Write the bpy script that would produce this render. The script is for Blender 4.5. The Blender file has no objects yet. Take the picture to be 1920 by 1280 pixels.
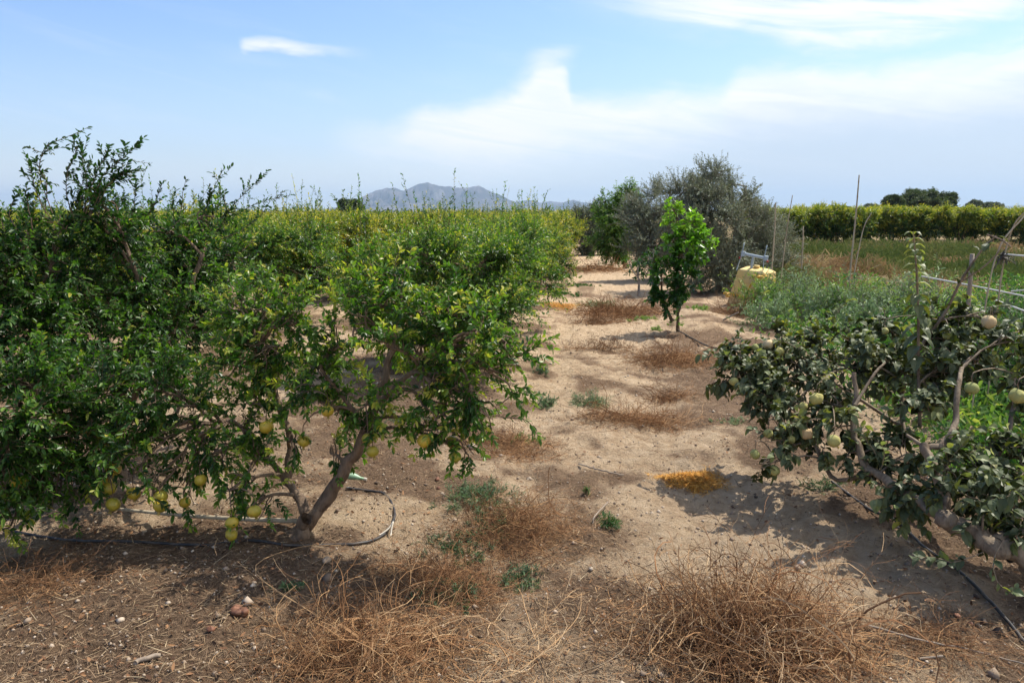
import bpy, math, random
import numpy as np
from mathutils import Matrix, Vector
R_ = math.radians
rng = np.random.default_rng(7)
random.seed(7)

# ------------------------------------------------------------------ camera
F = 1400.0                      # focal length in pixels of the 1920 wide photograph
EYE = 1.70
PITCH = math.atan(240 / F)      # horizon stands 240 px above the picture centre
YAW = math.atan(150 / F)        # the path runs along +Y, a little right of centre
sc = bpy.context.scene
cam_d = bpy.data.cameras.new('camera')
cam = bpy.data.objects.new('camera', cam_d)
sc.collection.objects.link(cam)
cam.location = (0, 0, EYE)
cam.rotation_euler = (math.pi / 2 - PITCH, 0, YAW)
cam_d.sensor_width = 36.0
cam_d.lens = 36.0 * F / 1920.0
cam_d.clip_start = 0.05
cam_d.clip_end = 60000
sc.camera = cam

# ------------------------------------------------------------------ sun and sky
SUN_AZ, SUN_EL = 49.0, 57.0     # degrees clockwise from +Y, above the horizon
EXPOSURE = 0.70
sun_d = bpy.data.lights.new('sun', 'SUN')
sun_d.energy = 3.9
sun_d.angle = R_(0.5)
sun_d.color = (1.0, 0.94, 0.84)
sun = bpy.data.objects.new('sun', sun_d)
sc.collection.objects.link(sun)
sdir = Vector((math.sin(R_(SUN_AZ)) * math.cos(R_(SUN_EL)), math.cos(R_(SUN_AZ)) * math.cos(R_(SUN_EL)), math.sin(R_(SUN_EL))))
sun.rotation_euler = sdir.to_track_quat('Z', 'Y').to_euler()
sc.view_settings.view_transform = 'Standard'
sc.view_settings.look = 'None'
sc.view_settings.exposure = EXPOSURE
sc.view_settings.gamma = 1
sc.view_settings.use_curve_mapping = False
cy = sc.cycles
cy.use_denoising = True
cy.max_bounces = 6
cy.diffuse_bounces = 3
cy.glossy_bounces = 2
cy.transmission_bounces = 4
cy.transparent_max_bounces = 6
cy.volume_bounces = 0
cy.caustics_reflective = False
cy.caustics_refractive = False
cy.sample_clamp_indirect = 4


class N:
    """tiny helper for node trees"""
    def __init__(s, tree):
        s.t = tree

    def new(s, typ, **kw):
        n = s.t.nodes.new(typ)
        for k, v in kw.items():
            setattr(n, k, v)
        return n

    def put(s, sock, v):
        if isinstance(v, bpy.types.NodeSocket):
            s.t.links.new(v, sock)
        elif v is not None:
            sock.default_value = v

    def m(s, op, a, b=None, c=None, clamp=False):
        n = s.new('ShaderNodeMath', operation=op, use_clamp=clamp)
        s.put(n.inputs[0], a)
        s.put(n.inputs[1], b)
        s.put(n.inputs[2], c)
        return n.outputs[0]

    def ramp(s, fac, stops, interp='LINEAR'):
        n = s.new('ShaderNodeValToRGB')
        n.color_ramp.interpolation = interp
        e = n.color_ramp.elements
        while len(e) < len(stops):
            e.new(0.5)
        for k, (p, c) in enumerate(stops):
            e[k].position = p
            e[k].color = (*c, 1) if not isinstance(c, (int, float)) else (c, c, c, 1)
        s.put(n.inputs[0], fac)
        return n.outputs[0]

    def noise(s, vec, scale, detail=4, rough=0.55, dist=0.0):
        n = s.new('ShaderNodeTexNoise')
        s.put(n.inputs['Vector'], vec)
        n.inputs['Scale'].default_value = scale
        n.inputs['Detail'].default_value = detail
        n.inputs['Roughness'].default_value = rough
        n.inputs['Distortion'].default_value = dist
        return n.outputs['Fac']

    def mix(s, fac, a, b, blend='MIX'):
        n = s.new('ShaderNodeMix', data_type='RGBA', blend_type=blend)
        s.put(n.inputs[0], fac)
        s.put(n.inputs[6], (*a, 1) if isinstance(a, tuple) and len(a) == 3 else a)
        s.put(n.inputs[7], (*b, 1) if isinstance(b, tuple) and len(b) == 3 else b)
        return n.outputs[2]

    def step(s, v, lo, hi):
        n = s.new('ShaderNodeMapRange', interpolation_type='SMOOTHSTEP', clamp=True)
        s.put(n.inputs[0], v)
        n.inputs[1].default_value = lo
        n.inputs[2].default_value = hi
        return n.outputs[0]

    def curve(s, v, pts, x0, x1, y0, y1):
        mr = s.new('ShaderNodeMapRange', clamp=True)
        s.put(mr.inputs[0], v)
        mr.inputs[1].default_value = x0
        mr.inputs[2].default_value = x1
        fc = s.new('ShaderNodeFloatCurve')
        cp = fc.mapping.curves[0].points
        ps = [((x - x0) / (x1 - x0), (y - y0) / (y1 - y0)) for x, y in pts]
        cp[0].location = ps[0]
        cp[1].location = ps[-1]
        for p in ps[1:-1]:
            cp.new(*p)
        fc.mapping.update()
        s.put(fc.inputs[1], mr.outputs[0])
        return s.m('MULTIPLY_ADD', fc.outputs[0], y1 - y0, y0)


# camera frame, used to turn a place seen in the photograph into a point of the world
cf = Vector((-math.sin(YAW) * math.cos(PITCH), math.cos(YAW) * math.cos(PITCH), -math.sin(PITCH)))
cr = Vector((math.cos(YAW), math.sin(YAW), 0))
cu = cr.cross(cf)
fh = Vector((-math.sin(YAW), math.cos(YAW), 0))


def ray(px, py):
    return cf + cr * ((px - 960) / F) + cu * ((640 - py) / F)


def P(px, py, d):
    r = ray(px, py)
    return Vector((0, 0, EYE)) + r * (d / r.dot(fh))


def G(px, py, z=0.0):
    r = ray(px, py)
    q = Vector((0, 0, EYE)) + r * ((z - EYE) / r.z)
    q.z = float(hz(q.x, q.y)) + z
    return q


def azel(px, py):
    r = ray(px, py).normalized()
    return math.atan2(r.x, r.y), math.asin(r.z)


def build_world():
    w = bpy.data.worlds.new('World')
    sc.world = w
    w.use_nodes = True
    nt = w.node_tree
    nt.nodes.clear()
    n = N(nt)
    sky = n.new('ShaderNodeTexSky', sky_type='NISHITA')
    sky.sun_disc = False
    sky.sun_elevation = R_(SUN_EL)
    sky.sun_rotation = R_(SUN_AZ)
    sky.altitude = 50
    sky.air_density = 1.0
    sky.dust_density = 1.2
    sky.ozone_density = 1.6
    tc = n.new('ShaderNodeTexCoord')
    sp = n.new('ShaderNodeSeparateXYZ')
    n.put(sp.inputs[0], tc.outputs['Generated'])
    x, y, z = sp.outputs
    az = n.m('ARCTAN2', x, y)
    el = n.m('ARCSINE', z)
    cb = n.new('ShaderNodeCombineXYZ')
    n.put(cb.inputs[0], n.m('MULTIPLY', az, 1.0))
    n.put(cb.inputs[1], n.m('MULTIPLY', el, 2.6))
    v = cb.outputs[0]
    n1 = n.noise(v, 5.0, 7, 0.6, 0.4)
    n2 = n.noise(v, 17.0, 6, 0.62, 0.6)
    n3 = n.noise(v, 2.2, 3, 0.5)
    cb2 = n.new('ShaderNodeCombineXYZ')          # long streaks that climb slightly to the left
    n.put(cb2.inputs[0], n.m('MULTIPLY_ADD', el, 2.0, n.m('MULTIPLY', az, 1.5)))
    n.put(cb2.inputs[1], n.m('MULTIPLY_ADD', az, 1.6, n.m('MULTIPLY', el, 11.0)))
    n4 = n.noise(cb2.outputs[0], 3.0, 7, 0.62, 0.8)
    warp = n.m('ADD', n.m('MULTIPLY', n.m('SUBTRACT', n1, 0.5), 0.045), n.m('ADD', n.m('MULTIPLY', n.m('SUBTRACT', n2, 0.5), 0.030), n.m('MULTIPLY', n.m('SUBTRACT', n4, 0.5), 0.030)))
    elw = n.m('ADD', el, warp)

    def crv(pts):
        q = [azel(a, b) for a, b in pts]
        q.sort()
        x0, x1 = q[0][0], q[-1][0]
        ys = [t[1] for t in q]
        return n.curve(az, q, x0, x1, min(ys) - .02, max(ys) + .02)
    # the long bank: its upper edge, then a slow fade below it
    up = crv([(560, 244), (640, 238), (720, 240), (800, 205), (900, 188), (950, 168), (990, 140), (1035, 112), (1062, 130),
              (1085, 178), (1190, 178), (1280, 176), (1340, 172), (1400, 125), (1500, 116), (1620, 118), (1750, 108), (1940, 72), (2300, 20)])
    lo = crv([(560, 250), (640, 252), (720, 262), (800, 285), (900, 300), (950, 300), (1000, 290), (1040, 280), (1085, 270), (1190, 262),
              (1280, 245), (1400, 225), (1500, 210), (1620, 190), (1750, 185), (1940, 150), (2300, 110)])
    crv_az = n.m('MULTIPLY_ADD', el, (azel(1045, 86)[0] - azel(985, 180)[0]) / (azel(1045, 86)[1] - azel(985, 180)[1]), azel(985, 180)[0] - azel(985, 180)[1] * (azel(1045, 86)[0] - azel(985, 180)[0]) / (azel(1045, 86)[1] - azel(985, 180)[1]))
    d_up = n.m('SUBTRACT', up, elw)
    d_lo = n.m('SUBTRACT', elw, lo)
    a_up = n.step(d_up, -0.012, 0.026)
    a_lo = n.step(d_lo, -0.050, 0.035)
    fin = n.step(az, azel(590, 240)[0], azel(690, 240)[0])
    band = n.m('MULTIPLY', n.m('MULTIPLY', a_up, a_lo), n.m('MULTIPLY_ADD', fin, 0.9, 0.1))
    band = n.m('MULTIPLY', band, n.m('MULTIPLY_ADD', n.step(n4, 0.34, 0.60), 0.34, 0.72))
    # the wispy plume that stands up out of the bank
    pl = n.m('ABSOLUTE', n.m('SUBTRACT', n.m('MULTIPLY_ADD', n.m('SUBTRACT', n1, .5), .06, az), crv_az))
    plume = n.m('MULTIPLY', n.m('SUBTRACT', 1.0, n.step(pl, 0.004, 0.042)), n.m('MULTIPLY', n.step(el, azel(1030, 190)[1], azel(1030, 140)[1]), n.m('SUBTRACT', 1.0, n.step(el, azel(1040, 100)[1], azel(1040, 78)[1]))))
    plume = n.m('MULTIPLY', plume, n.m('MULTIPLY_ADD', n.step(n4, 0.35, 0.65), 0.5, 0.10))
    band = n.m('MAXIMUM', band, plume)
    # a thin grey veil under the bank on the right
    veil = n.m('MULTIPLY', n.step(d_up, 0.0, 0.06), n.step(az, azel(800, 300)[0], azel(1500, 300)[0]))
    veil = n.m('MULTIPLY', veil, 0.75)
    # high streaks in the top right
    low2 = crv([(960, -40), (1020, 14), (1080, 32), (1160, 52), (1250, 66), (1340, 78), (1420, 74), (1520, 96), (1640, 100), (1720, 80), (1940, 40), (2300, 60)])
    s_ = n.m('SUBTRACT', elw, low2)
    high = n.m('MULTIPLY', n.step(s_, -0.012, 0.030), n.step(az, azel(990, 0)[0], azel(1420, 0)[0]))
    high = n.m('MULTIPLY', high, n.m('MULTIPLY_ADD', n.step(n4, 0.34, 0.58), 0.60, 0.36))
    wisp0 = n.m('MULTIPLY', n.step(s_, -0.004, 0.02), n.m('MULTIPLY', n.step(az, azel(1000, 0)[0], azel(1090, 0)[0]), n.step(n4, 0.45, 0.66)))
    high = n.m('MAXIMUM', high, n.m('MULTIPLY', wisp0, 0.8))
    # the lone little streak on the left
    c0 = crv([(380, 92), (450, 88), (500, 84), (560, 91), (640, 98), (720, 106), (800, 112)])
    dd = n.m('ABSOLUTE', n.m('SUBTRACT', n.m('MULTIPLY_ADD', warp, 0.35, el), c0))
    fx = n.m('MULTIPLY', n.step(az, azel(444, 90)[0], azel(462, 90)[0]), n.m('SUBTRACT', 1.0, n.step(az, azel(520, 90)[0], azel(715, 90)[0])))
    wisp = n.m('MULTIPLY', n.m('SUBTRACT', 1.0, n.step(dd, 0.001, 0.0105)), fx)
    wisp = n.m('MULTIPLY', wisp, n.m('MULTIPLY_ADD', n.step(n2, 0.3, 0.6), 0.4, 0.4))
    # very thin streaks all over
    thin = n.m('MULTIPLY', n.step(n4, 0.5, 0.8), 0.14)
    mask = n.m('MAXIMUM', n.m('MAXIMUM', band, high), n.m('MAXIMUM', wisp, thin))
    skyc = n.mix(1.0, sky.outputs[0], (0.86, 0.97, 1.16), 'MULTIPLY')
    low = n.m('MULTIPLY', n.m('SUBTRACT', 1.0, n.step(el, -0.02, 0.24)), 0.62)
    skyc = n.mix(low, skyc, (4.5, 5.1, 5.6))
    skyc = n.mix(n.m('SUBTRACT', 1.0, n.step(el, 0.0, 0.09)), skyc, (6.0, 6.2, 6.1))
    c1 = n.mix(veil, skyc, (3.8, 4.25, 4.85))
    c2 = n.mix(n.m('MINIMUM', mask, 1.0), c1, (6.3, 6.3, 6.35))
    bg = n.new('ShaderNodeBackground')
    n.put(bg.inputs[0], c2)
    bg.inputs[1].default_value = 0.110
    out = n.new('ShaderNodeOutputWorld')
    n.put(out.inputs[0], bg.outputs[0])


build_world()


# ------------------------------------------------------------------ noise and the lie of the land
def _hash(ix, iy, seed):
    h = (ix.astype(np.int64) * 374761393 + iy.astype(np.int64) * 668265263 + seed * 1442695041) & 0x7fffffff
    h = ((h ^ (h >> 13)) * 1274126177) & 0x7fffffff
    return ((h ^ (h >> 16)) & 0xffff) / 65535.0


def vnoise(x, y, seed=0):
    x = np.asarray(x, float)
    y = np.asarray(y, float)
    ix = np.floor(x)
    iy = np.floor(y)
    fx = x - ix
    fy = y - iy
    fx = fx * fx * fx * (fx * (fx * 6 - 15) + 10)
    fy = fy * fy * fy * (fy * (fy * 6 - 15) + 10)
    a = _hash(ix, iy, seed)
    b = _hash(ix + 1, iy, seed)
    c = _hash(ix, iy + 1, seed)
    d = _hash(ix + 1, iy + 1, seed)
    return (a + (b - a) * fx) * (1 - fy) + (c + (d - c) * fx) * fy - 0.5


def fbm(x, y, seed=0, octv=4, g=0.5):
    s = 0
    a = 1
    for k in range(octv):
        s = s + a * vnoise(x * 2 ** k + 17.3 * k, y * 2 ** k - 9.1 * k, seed + k)
        a *= g
    return s


def hz(x, y):
    x = np.asarray(x, float)
    y = np.asarray(y, float)
    r = np.hypot(x, y)
    near = np.clip((30 - r) / 18, 0, 1)
    h = 0.05 * fbm(x * .45, y * .45, 3, 3) * np.clip((400 - r) / 300, 0, 1)
    h = h + near * (0.034 * fbm(x * 2.1, y * 2.1, 11, 3) + 0.028 * fbm(x * 7, y * 7, 21, 4, .68))
    h = h + near * 0.06 * np.exp(-((x + 1.55) / .7) ** 2)
    bank = np.exp(-((x - 1.75) / .45) ** 2) * np.clip((y - 5) / 3, 0, 1) * np.clip((18 - y) / 4, 0, 1)
    h = h + .07 * bank * (1 + 1.2 * vnoise(x * 1.1, y * 1.1, 5))
    for tx in (.62, -.42):                            # the two worn wheel tracks
        wob = .10 * vnoise(y * .4, y * 0, 19)
        h = h - near * .022 * np.exp(-((x - tx - wob) / .13) ** 2)
    # low mounds where the two nearest trees stand
    h = h + .05 * np.exp(-(((x + 1.55) / .6) ** 2 + ((y - 3.5) / .6) ** 2))
    return h


# ------------------------------------------------------------------ mesh building
class Geo:
    def __init__(s):
        s.V, s.F4, s.F3, s.t, s.n = [], [], [], [], 0
        s.m4, s.m3 = [], []

    def add(s, V, Fa, t=0.5, m=0):
        V = np.asarray(V, float).reshape(-1, 3)
        Fa = np.asarray(Fa, np.int64)
        if len(V) == 0:
            return
        if Fa.shape[1] == 4:
            s.F4.append(Fa + s.n)
            s.m4.append(np.full(len(Fa), m))
        else:
            s.F3.append(Fa + s.n)
            s.m3.append(np.full(len(Fa), m))
        s.V.append(V)
        tt = np.empty(len(V))
        tt[:] = t
        s.t.append(tt)
        s.n += len(V)

    def addmany(s, V, faces, t=.5, m=0):
        """mixed quads and triangles from lists"""
        V = np.asarray(V, float)
        q = [f for f in faces if len(f) == 4]
        tr = [f for f in faces if len(f) == 3]
        for f in faces:
            if len(f) > 4:
                tr += [(f[0], f[k], f[k + 1]) for k in range(1, len(f) - 1)]
        n0 = s.n
        s.V.append(V)
        s.t.append(np.full(len(V), float(t)))
        s.n += len(V)
        if q:
            s.F4.append(np.array(q) + n0)
            s.m4.append(np.full(len(q), m))
        if tr:
            s.F3.append(np.array(tr) + n0)
            s.m3.append(np.full(len(tr), m))

    def mesh(s, name, mats, origin=(0, 0, 0), smooth=False):
        me = bpy.data.meshes.new(name)
        if not s.V:
            s.V = [np.zeros((0, 3))]
            s.t = [np.zeros(0)]
        V = np.concatenate(s.V) - np.array(origin, float)
        q = np.concatenate(s.F4) if s.F4 else np.zeros((0, 4), int)
        tr = np.concatenate(s.F3) if s.F3 else np.zeros((0, 3), int)
        mi = np.concatenate([np.concatenate(s.m4) if s.m4 else np.zeros(0, int), np.concatenate(s.m3) if s.m3 else np.zeros(0, int)])
        li = np.concatenate([q.ravel(), tr.ravel()]).astype(np.int32)
        ls = np.concatenate([np.arange(len(q)) * 4, len(q) * 4 + np.arange(len(tr)) * 3]).astype(np.int32)
        me.vertices.add(len(V))
        me.vertices.foreach_set('co', V.astype(np.float32).ravel())
        me.loops.add(len(li))
        me.loops.foreach_set('vertex_index', li)
        me.polygons.add(len(ls))
        me.polygons.foreach_set('loop_start', ls)
        for mt in mats:
            me.materials.append(mt)
        if len(mats) > 1:
            me.polygons.foreach_set('material_index', mi.astype(np.int32))
        if smooth:
            me.polygons.foreach_set('use_smooth', np.ones(len(ls), bool))
        else:
            me.polygons.foreach_set('use_smooth', np.zeros(len(ls), bool))
        a = me.attributes.new('t', 'FLOAT', 'POINT')
        a.data.foreach_set('value', np.concatenate(s.t).astype(np.float32))
        me.update(calc_edges=True)
        return me

    def build(s, name, mats, parent=None, origin=(0, 0, 0), smooth=False):
        if not isinstance(mats, (list, tuple)):
            mats = [mats]
        o = bpy.data.objects.new(name, s.mesh(name, mats, origin, smooth))
        sc.collection.objects.link(o)
        if parent is not None:
            o.parent = parent
        else:
            o.location = origin
        return o


def nrm(a):
    return a / np.maximum(np.linalg.norm(a, axis=-1, keepdims=True), 1e-9)


def rdir(n, up=0.0):
    v = rng.normal(size=(n, 3))
    v = nrm(v)
    v[:, 2] += up
    return nrm(v)


def tubes(g, pts, rad, sides=4, t=.5, m=0, cap=False):
    """pts (K,n,3), rad (K,n)"""
    pts = np.asarray(pts, float)
    if pts.ndim == 2:
        pts = pts[None]
    K, n, _ = pts.shape
    rad = np.asarray(rad, float)
    rad = rad if rad.ndim == 3 else np.broadcast_to(rad, (K, n))[:, :, None]
    tan = np.empty_like(pts)
    tan[:, 1:-1] = pts[:, 2:] - pts[:, :-2]
    tan[:, 0] = pts[:, 1] - pts[:, 0]
    tan[:, -1] = pts[:, -1] - pts[:, -2]
    tan = nrm(tan)
    ov = nrm(pts[:, -1] - pts[:, 0] + 1e-6)
    ref = np.where(np.abs(ov[:, 2:3]) > .8, np.array([[1., .1, 0]]), np.array([[.05, .1, 1.]]))[:, None, :]
    a = nrm(np.cross(tan, ref))
    b = np.cross(tan, a)
    ang = np.arange(sides) * 2 * math.pi / sides
    V = pts[:, :, None, :] + rad[..., None] * (a[:, :, None, :] * np.cos(ang)[None, None, :, None] + b[:, :, None, :] * np.sin(ang)[None, None, :, None])
    V = V.reshape(-1, 3)
    k = np.arange(K)[:, None, None] * n * sides
    i = np.arange(n - 1)[None, :, None] * sides
    j = np.arange(sides)[None, None, :]
    j2 = (j + 1) % sides
    Q = np.stack([k + i + j, k + i + j2, k + i + sides + j2, k + i + sides + j], -1).reshape(-1, 4)
    tt = t
    if isinstance(t, np.ndarray):
        tt = np.repeat(t, n * sides)
    n0 = g.n
    g.add(V, Q, tt, m)
    if cap:
        T = []
        for kk in range(K):
            for base in (kk * n * sides, kk * n * sides + (n - 1) * sides):
                T += [(base, base + q, base + q + 1) for q in range(1, sides - 1)]
        g.F3.append(np.array(T) + n0)
        g.m3.append(np.full(len(T), m))


def smooth_path(pts, n):
    """Catmull-Rom resample"""
    p = np.array([tuple(q) for q in pts], float)
    if len(p) == 2:
        u = np.linspace(0, 1, n)[:, None]
        return p[0] * (1 - u) + p[1] * u
    p = np.vstack([2 * p[0] - p[1], p, 2 * p[-1] - p[-2]])
    u = np.linspace(0, len(p) - 3 - 1e-6, n)
    i = u.astype(int)
    f = (u - i)[:, None]
    a, b, c, d = p[i], p[i + 1], p[i + 2], p[i + 3]
    return .5 * (2 * b + (c - a) * f + (2 * a - 5 * b + 4 * c - d) * f ** 2 + (3 * b - a - 3 * c + d) * f ** 3)


LANCE = (np.array([(0, 0, 0), (.33, -.5, .16), (.72, -.40, .10), (1, 0, -.05), (.72, .40, .10), (.33, .5, .16)]), np.array([(0, 1, 2, 3), (0, 3, 4, 5)]))
OVAL = (np.array([(0, 0, 0), (.2, -.36, .12), (.5, -.5, .16), (.82, -.3, .02), (1, 0, -.22), (.82, .3, .02), (.5, .5, .16), (.2, .36, .12), (.5, 0, .02)]),
        np.array([(0, 1, 2, 8), (8, 2, 3, 4), (0, 8, 6, 7), (8, 4, 5, 6)]))
DIAM = (np.array([(0, 0, 0), (.5, -.5, .15), (1, 0, 0), (.5, .5, .15)]), np.array([(0, 1, 2, 3)]))
BLADE = (np.array([(0, -.5, 0), (0, .5, 0), (.5, .45, .0), (.5, -.45, .0), (1, .1, 0), (1, -.1, 0)]), np.array([(0, 1, 2, 3), (3, 2, 4, 5)]))


def leaves(g, base, d, up, L, W, tpl=LANCE, t=.5, m=0, bend=None):
    if len(base) == 0:
        return
    T, Fq = tpl
    d = nrm(d)
    side = nrm(np.cross(d, up))
    up = np.cross(side, d)
    L = np.broadcast_to(L, (len(base),))[:, None, None]
    W = np.broadcast_to(W, (len(base),))[:, None, None]
    V = base[:, None, :] + L * T[None, :, 0:1] * d[:, None, :] + W * T[None, :, 1:2] * side[:, None, :] + W * T[None, :, 2:3] * up[:, None, :]
    if bend is not None:
        V[:, :, 2] -= (np.broadcast_to(bend, (len(base),))[:, None] * T[None, :, 0] ** 2 * L[:, :, 0])
    k = len(T)
    Q = (Fq[None] + (np.arange(len(base)) * k)[:, None, None]).reshape(-1, 4)
    tt = np.repeat(t, k) if isinstance(t, np.ndarray) else t
    g.add(V.reshape(-1, 3), Q, tt, m)


def twigs(S, D, L, n=6, droop=0.0, wob=.12):
    """grow K twigs; S start (K,3), D direction (K,3), L length (K,) -> points (K,n,3)"""
    K = len(S)
    L = np.broadcast_to(L, (K,))
    pts = np.empty((K, n, 3))
    pts[:, 0] = S
    d = nrm(D)
    for k in range(1, n):
        d = d + rng.normal(size=(K, 3)) * wob
        d[:, 2] -= droop
        d = nrm(d)
        pts[:, k] = pts[:, k - 1] + d * (L / (n - 1))[:, None]
    return pts


def along(pts, u):
    """pts (K,n,3), u (K,m) in 0..1 -> positions and tangents (K,m,3)"""
    K, n, _ = pts.shape
    f = np.clip(u, 0, .9999) * (n - 1)
    i = f.astype(int)
    f = (f - i)[..., None]
    k = np.arange(K)[:, None]
    a = pts[k, i]
    b = pts[k, i + 1]
    return a * (1 - f) + b * f, nrm(b - a)


def leafy(gl, pts, m, L, W, tpl=LANCE, t0=.3, t1=.6, tj=.12, ang=.85, u0=.08, upz=.7, bend=.1, yellow=0.0):
    """put m leaves along every twig; t rises from t0 at its foot to t1 at its tip"""
    K = len(pts)
    u = u0 + (1 - u0) * (np.arange(m)[None, :] + rng.random((K, m)) * .9) / m
    p, tan = along(pts, u)
    p = p.reshape(-1, 3)
    tan = tan.reshape(-1, 3)
    nn = len(p)
    r = rng.normal(size=(nn, 3))
    r = nrm(r - tan * np.sum(r * tan, 1, keepdims=True))
    d = nrm(tan * math.cos(ang) + r * math.sin(ang))
    up = nrm(np.array([0, 0, upz]) + rng.normal(size=(nn, 3)) * .45 + tan * .3)
    s = rng.uniform(.5, 1.25, nn)
    tw = np.repeat(rng.normal(size=K) * tj * .8, m)
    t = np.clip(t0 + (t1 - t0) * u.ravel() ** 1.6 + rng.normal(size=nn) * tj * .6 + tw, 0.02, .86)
    if yellow > 0:
        yk = np.repeat(rng.random(K) < yellow, m)
        t = np.where(yk, np.clip(rng.normal(.86, .07, nn), 0, 1), t)
        t = np.where(rng.random(nn) < yellow * .25, rng.uniform(.85, 1, nn), t)
    leaves(gl, p, d, up, L * s, W * s, tpl, t, 0, bend)


def set_props(o, label=None, cat=None, group=None, kind=None):
    if label:
        o['label'] = label
    if cat:
        o['category'] = cat
    if group:
        o['group'] = group
    if kind:
        o['kind'] = kind
    return o


def thing(name, loc, label, cat, group=None, rz=0.0):
    o = bpy.data.objects.new(name, None)
    o.empty_display_size = .2
    sc.collection.objects.link(o)
    o.location = loc
    o.rotation_euler = (0, 0, rz)
    return set_props(o, label, cat, group)


def dup(root, loc, rz, scale, label, group=None):
    r = root.copy()
    sc.collection.objects.link(r)
    r.location = loc
    r.rotation_euler = (0, 0, rz)
    r.scale = scale
    r['label'] = label
    if group:
        r['group'] = group
    for ch in list(root.children):
        c = ch.copy()
        sc.collection.objects.link(c)
        c.parent = r
        for g2 in list(ch.children):
            d = g2.copy()
            sc.collection.objects.link(d)
            d.parent = c
    return r


# ------------------------------------------------------------------ materials
def mat(name):
    m = bpy.data.materials.new(name)
    m.use_nodes = True
    m.node_tree.nodes.clear()
    return m, N(m.node_tree)


def attr_t(n):
    a = n.new('ShaderNodeAttribute', attribute_name='t')
    return a.outputs['Fac']


def leaf_mat(name, stops, rough=.38, trans=.34, tmul=(1.5, 1.7, .6), back=None, spec=.5):
    m, n = mat(name)
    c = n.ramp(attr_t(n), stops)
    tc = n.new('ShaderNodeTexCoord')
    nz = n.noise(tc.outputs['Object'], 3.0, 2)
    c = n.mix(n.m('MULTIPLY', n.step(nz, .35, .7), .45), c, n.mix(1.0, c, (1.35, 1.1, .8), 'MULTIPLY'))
    if back:
        ge = n.new('ShaderNodeNewGeometry')
        c = n.mix(n.m('MULTIPLY', ge.outputs['Backfacing'], .75), c, back)
    p = n.new('ShaderNodeBsdfPrincipled')
    n.put(p.inputs['Base Color'], c)
    p.inputs['Roughness'].default_value = rough
    p.inputs['Specular IOR Level'].default_value = spec
    tr = n.new('ShaderNodeBsdfTranslucent')
    n.put(tr.inputs[0], n.mix(1.0, c, tmul, 'MULTIPLY'))
    mx = n.new('ShaderNodeMixShader')
    mx.inputs[0].default_value = trans
    n.put(mx.inputs[1], p.outputs[0])
    n.put(mx.inputs[2], tr.outputs[0])
    o = n.new('ShaderNodeOutputMaterial')
    n.put(o.inputs[0], mx.outputs[0])
    return m


def wood_mat(name, a, b, scale=14, rough=.85, bump=.5, dist=.006):
    m, n = mat(name)
    tc = n.new('ShaderNodeTexCoord')
    mp = n.new('ShaderNodeMapping')
    mp.inputs['Scale'].default_value = (1, 1, .35)
    n.put(mp.inputs[0], tc.outputs['Object'])
    nz = n.noise(mp.outputs[0], scale, 6, .65, .4)
    nb = n.noise(mp.outputs[0], scale * 5, 5, .7)
    c = n.ramp(nz, [(.3, a), (.62, b)])
    c = n.mix(n.m('MULTIPLY', n.step(nb, .5, .8), .5), c, tuple(x * .45 for x in a))
    p = n.new('ShaderNodeBsdfPrincipled')
    n.put(p.inputs['Base Color'], c)
    p.inputs['Roughness'].default_value = rough
    bp = n.new('ShaderNodeBump')
    bp.inputs['Strength'].default_value = bump
    bp.inputs['Distance'].default_value = dist
    n.put(bp.inputs['Height'], n.m('ADD', nz, n.m('MULTIPLY', nb, .5)))
    n.put(p.inputs['Normal'], bp.outputs[0])
    o = n.new('ShaderNodeOutputMaterial')
    n.put(o.inputs[0], p.outputs[0])
    return m


def ramp_mat(name, stops, rough=.9, trans=0.0, spec=.2):
    """colour from the per-element attribute"""
    m, n = mat(name)
    c = n.ramp(attr_t(n), stops)
    p = n.new('ShaderNodeBsdfPrincipled')
    n.put(p.inputs['Base Color'], c)
    p.inputs['Roughness'].default_value = rough
    p.inputs['Specular IOR Level'].default_value = spec
    o = n.new('ShaderNodeOutputMaterial')
    if trans:
        tr = n.new('ShaderNodeBsdfTranslucent')
        n.put(tr.inputs[0], c)
        mx = n.new('ShaderNodeMixShader')
        mx.inputs[0].default_value = trans
        n.put(mx.inputs[1], p.outputs[0])
        n.put(mx.inputs[2], tr.outputs[0])
        n.put(o.inputs[0], mx.outputs[0])
    else:
        n.put(o.inputs[0], p.outputs[0])
    return m


def skin_mat(name, a, b, c3=None, rough=.5, scale=9, bump=.15, fine=70):
    m, n = mat(name)
    tc = n.new('ShaderNodeTexCoord')
    oi = n.new('ShaderNodeObjectInfo')
    va = n.new('ShaderNodeVectorMath', operation='ADD')
    n.put(va.inputs[0], tc.outputs['Object'])
    n.put(va.inputs[1], oi.outputs['Location'])
    v = va.outputs[0]
    nz = n.noise(v, scale, 4, .6)
    nf = n.noise(v, fine, 3, .6)
    c = n.ramp(n.m('MULTIPLY_ADD', n.m('SUBTRACT', oi.outputs['Random'], .5), .35, nz), [(.3, a), (.68, b)])
    if c3:
        c = n.mix(n.m('MULTIPLY', n.step(nf, .58, .72), .6), c, c3)
    p = n.new('ShaderNodeBsdfPrincipled')
    n.put(p.inputs['Base Color'], c)
    p.inputs['Roughness'].default_value = rough
    bp = n.new('ShaderNodeBump')
    bp.inputs['Strength'].default_value = bump
    bp.inputs['Distance'].default_value = .003
    n.put(bp.inputs['Height'], nf)
    n.put(p.inputs['Normal'], bp.outputs[0])
    o = n.new('ShaderNodeOutputMaterial')
    n.put(o.inputs[0], p.outputs[0])
    return m


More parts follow.
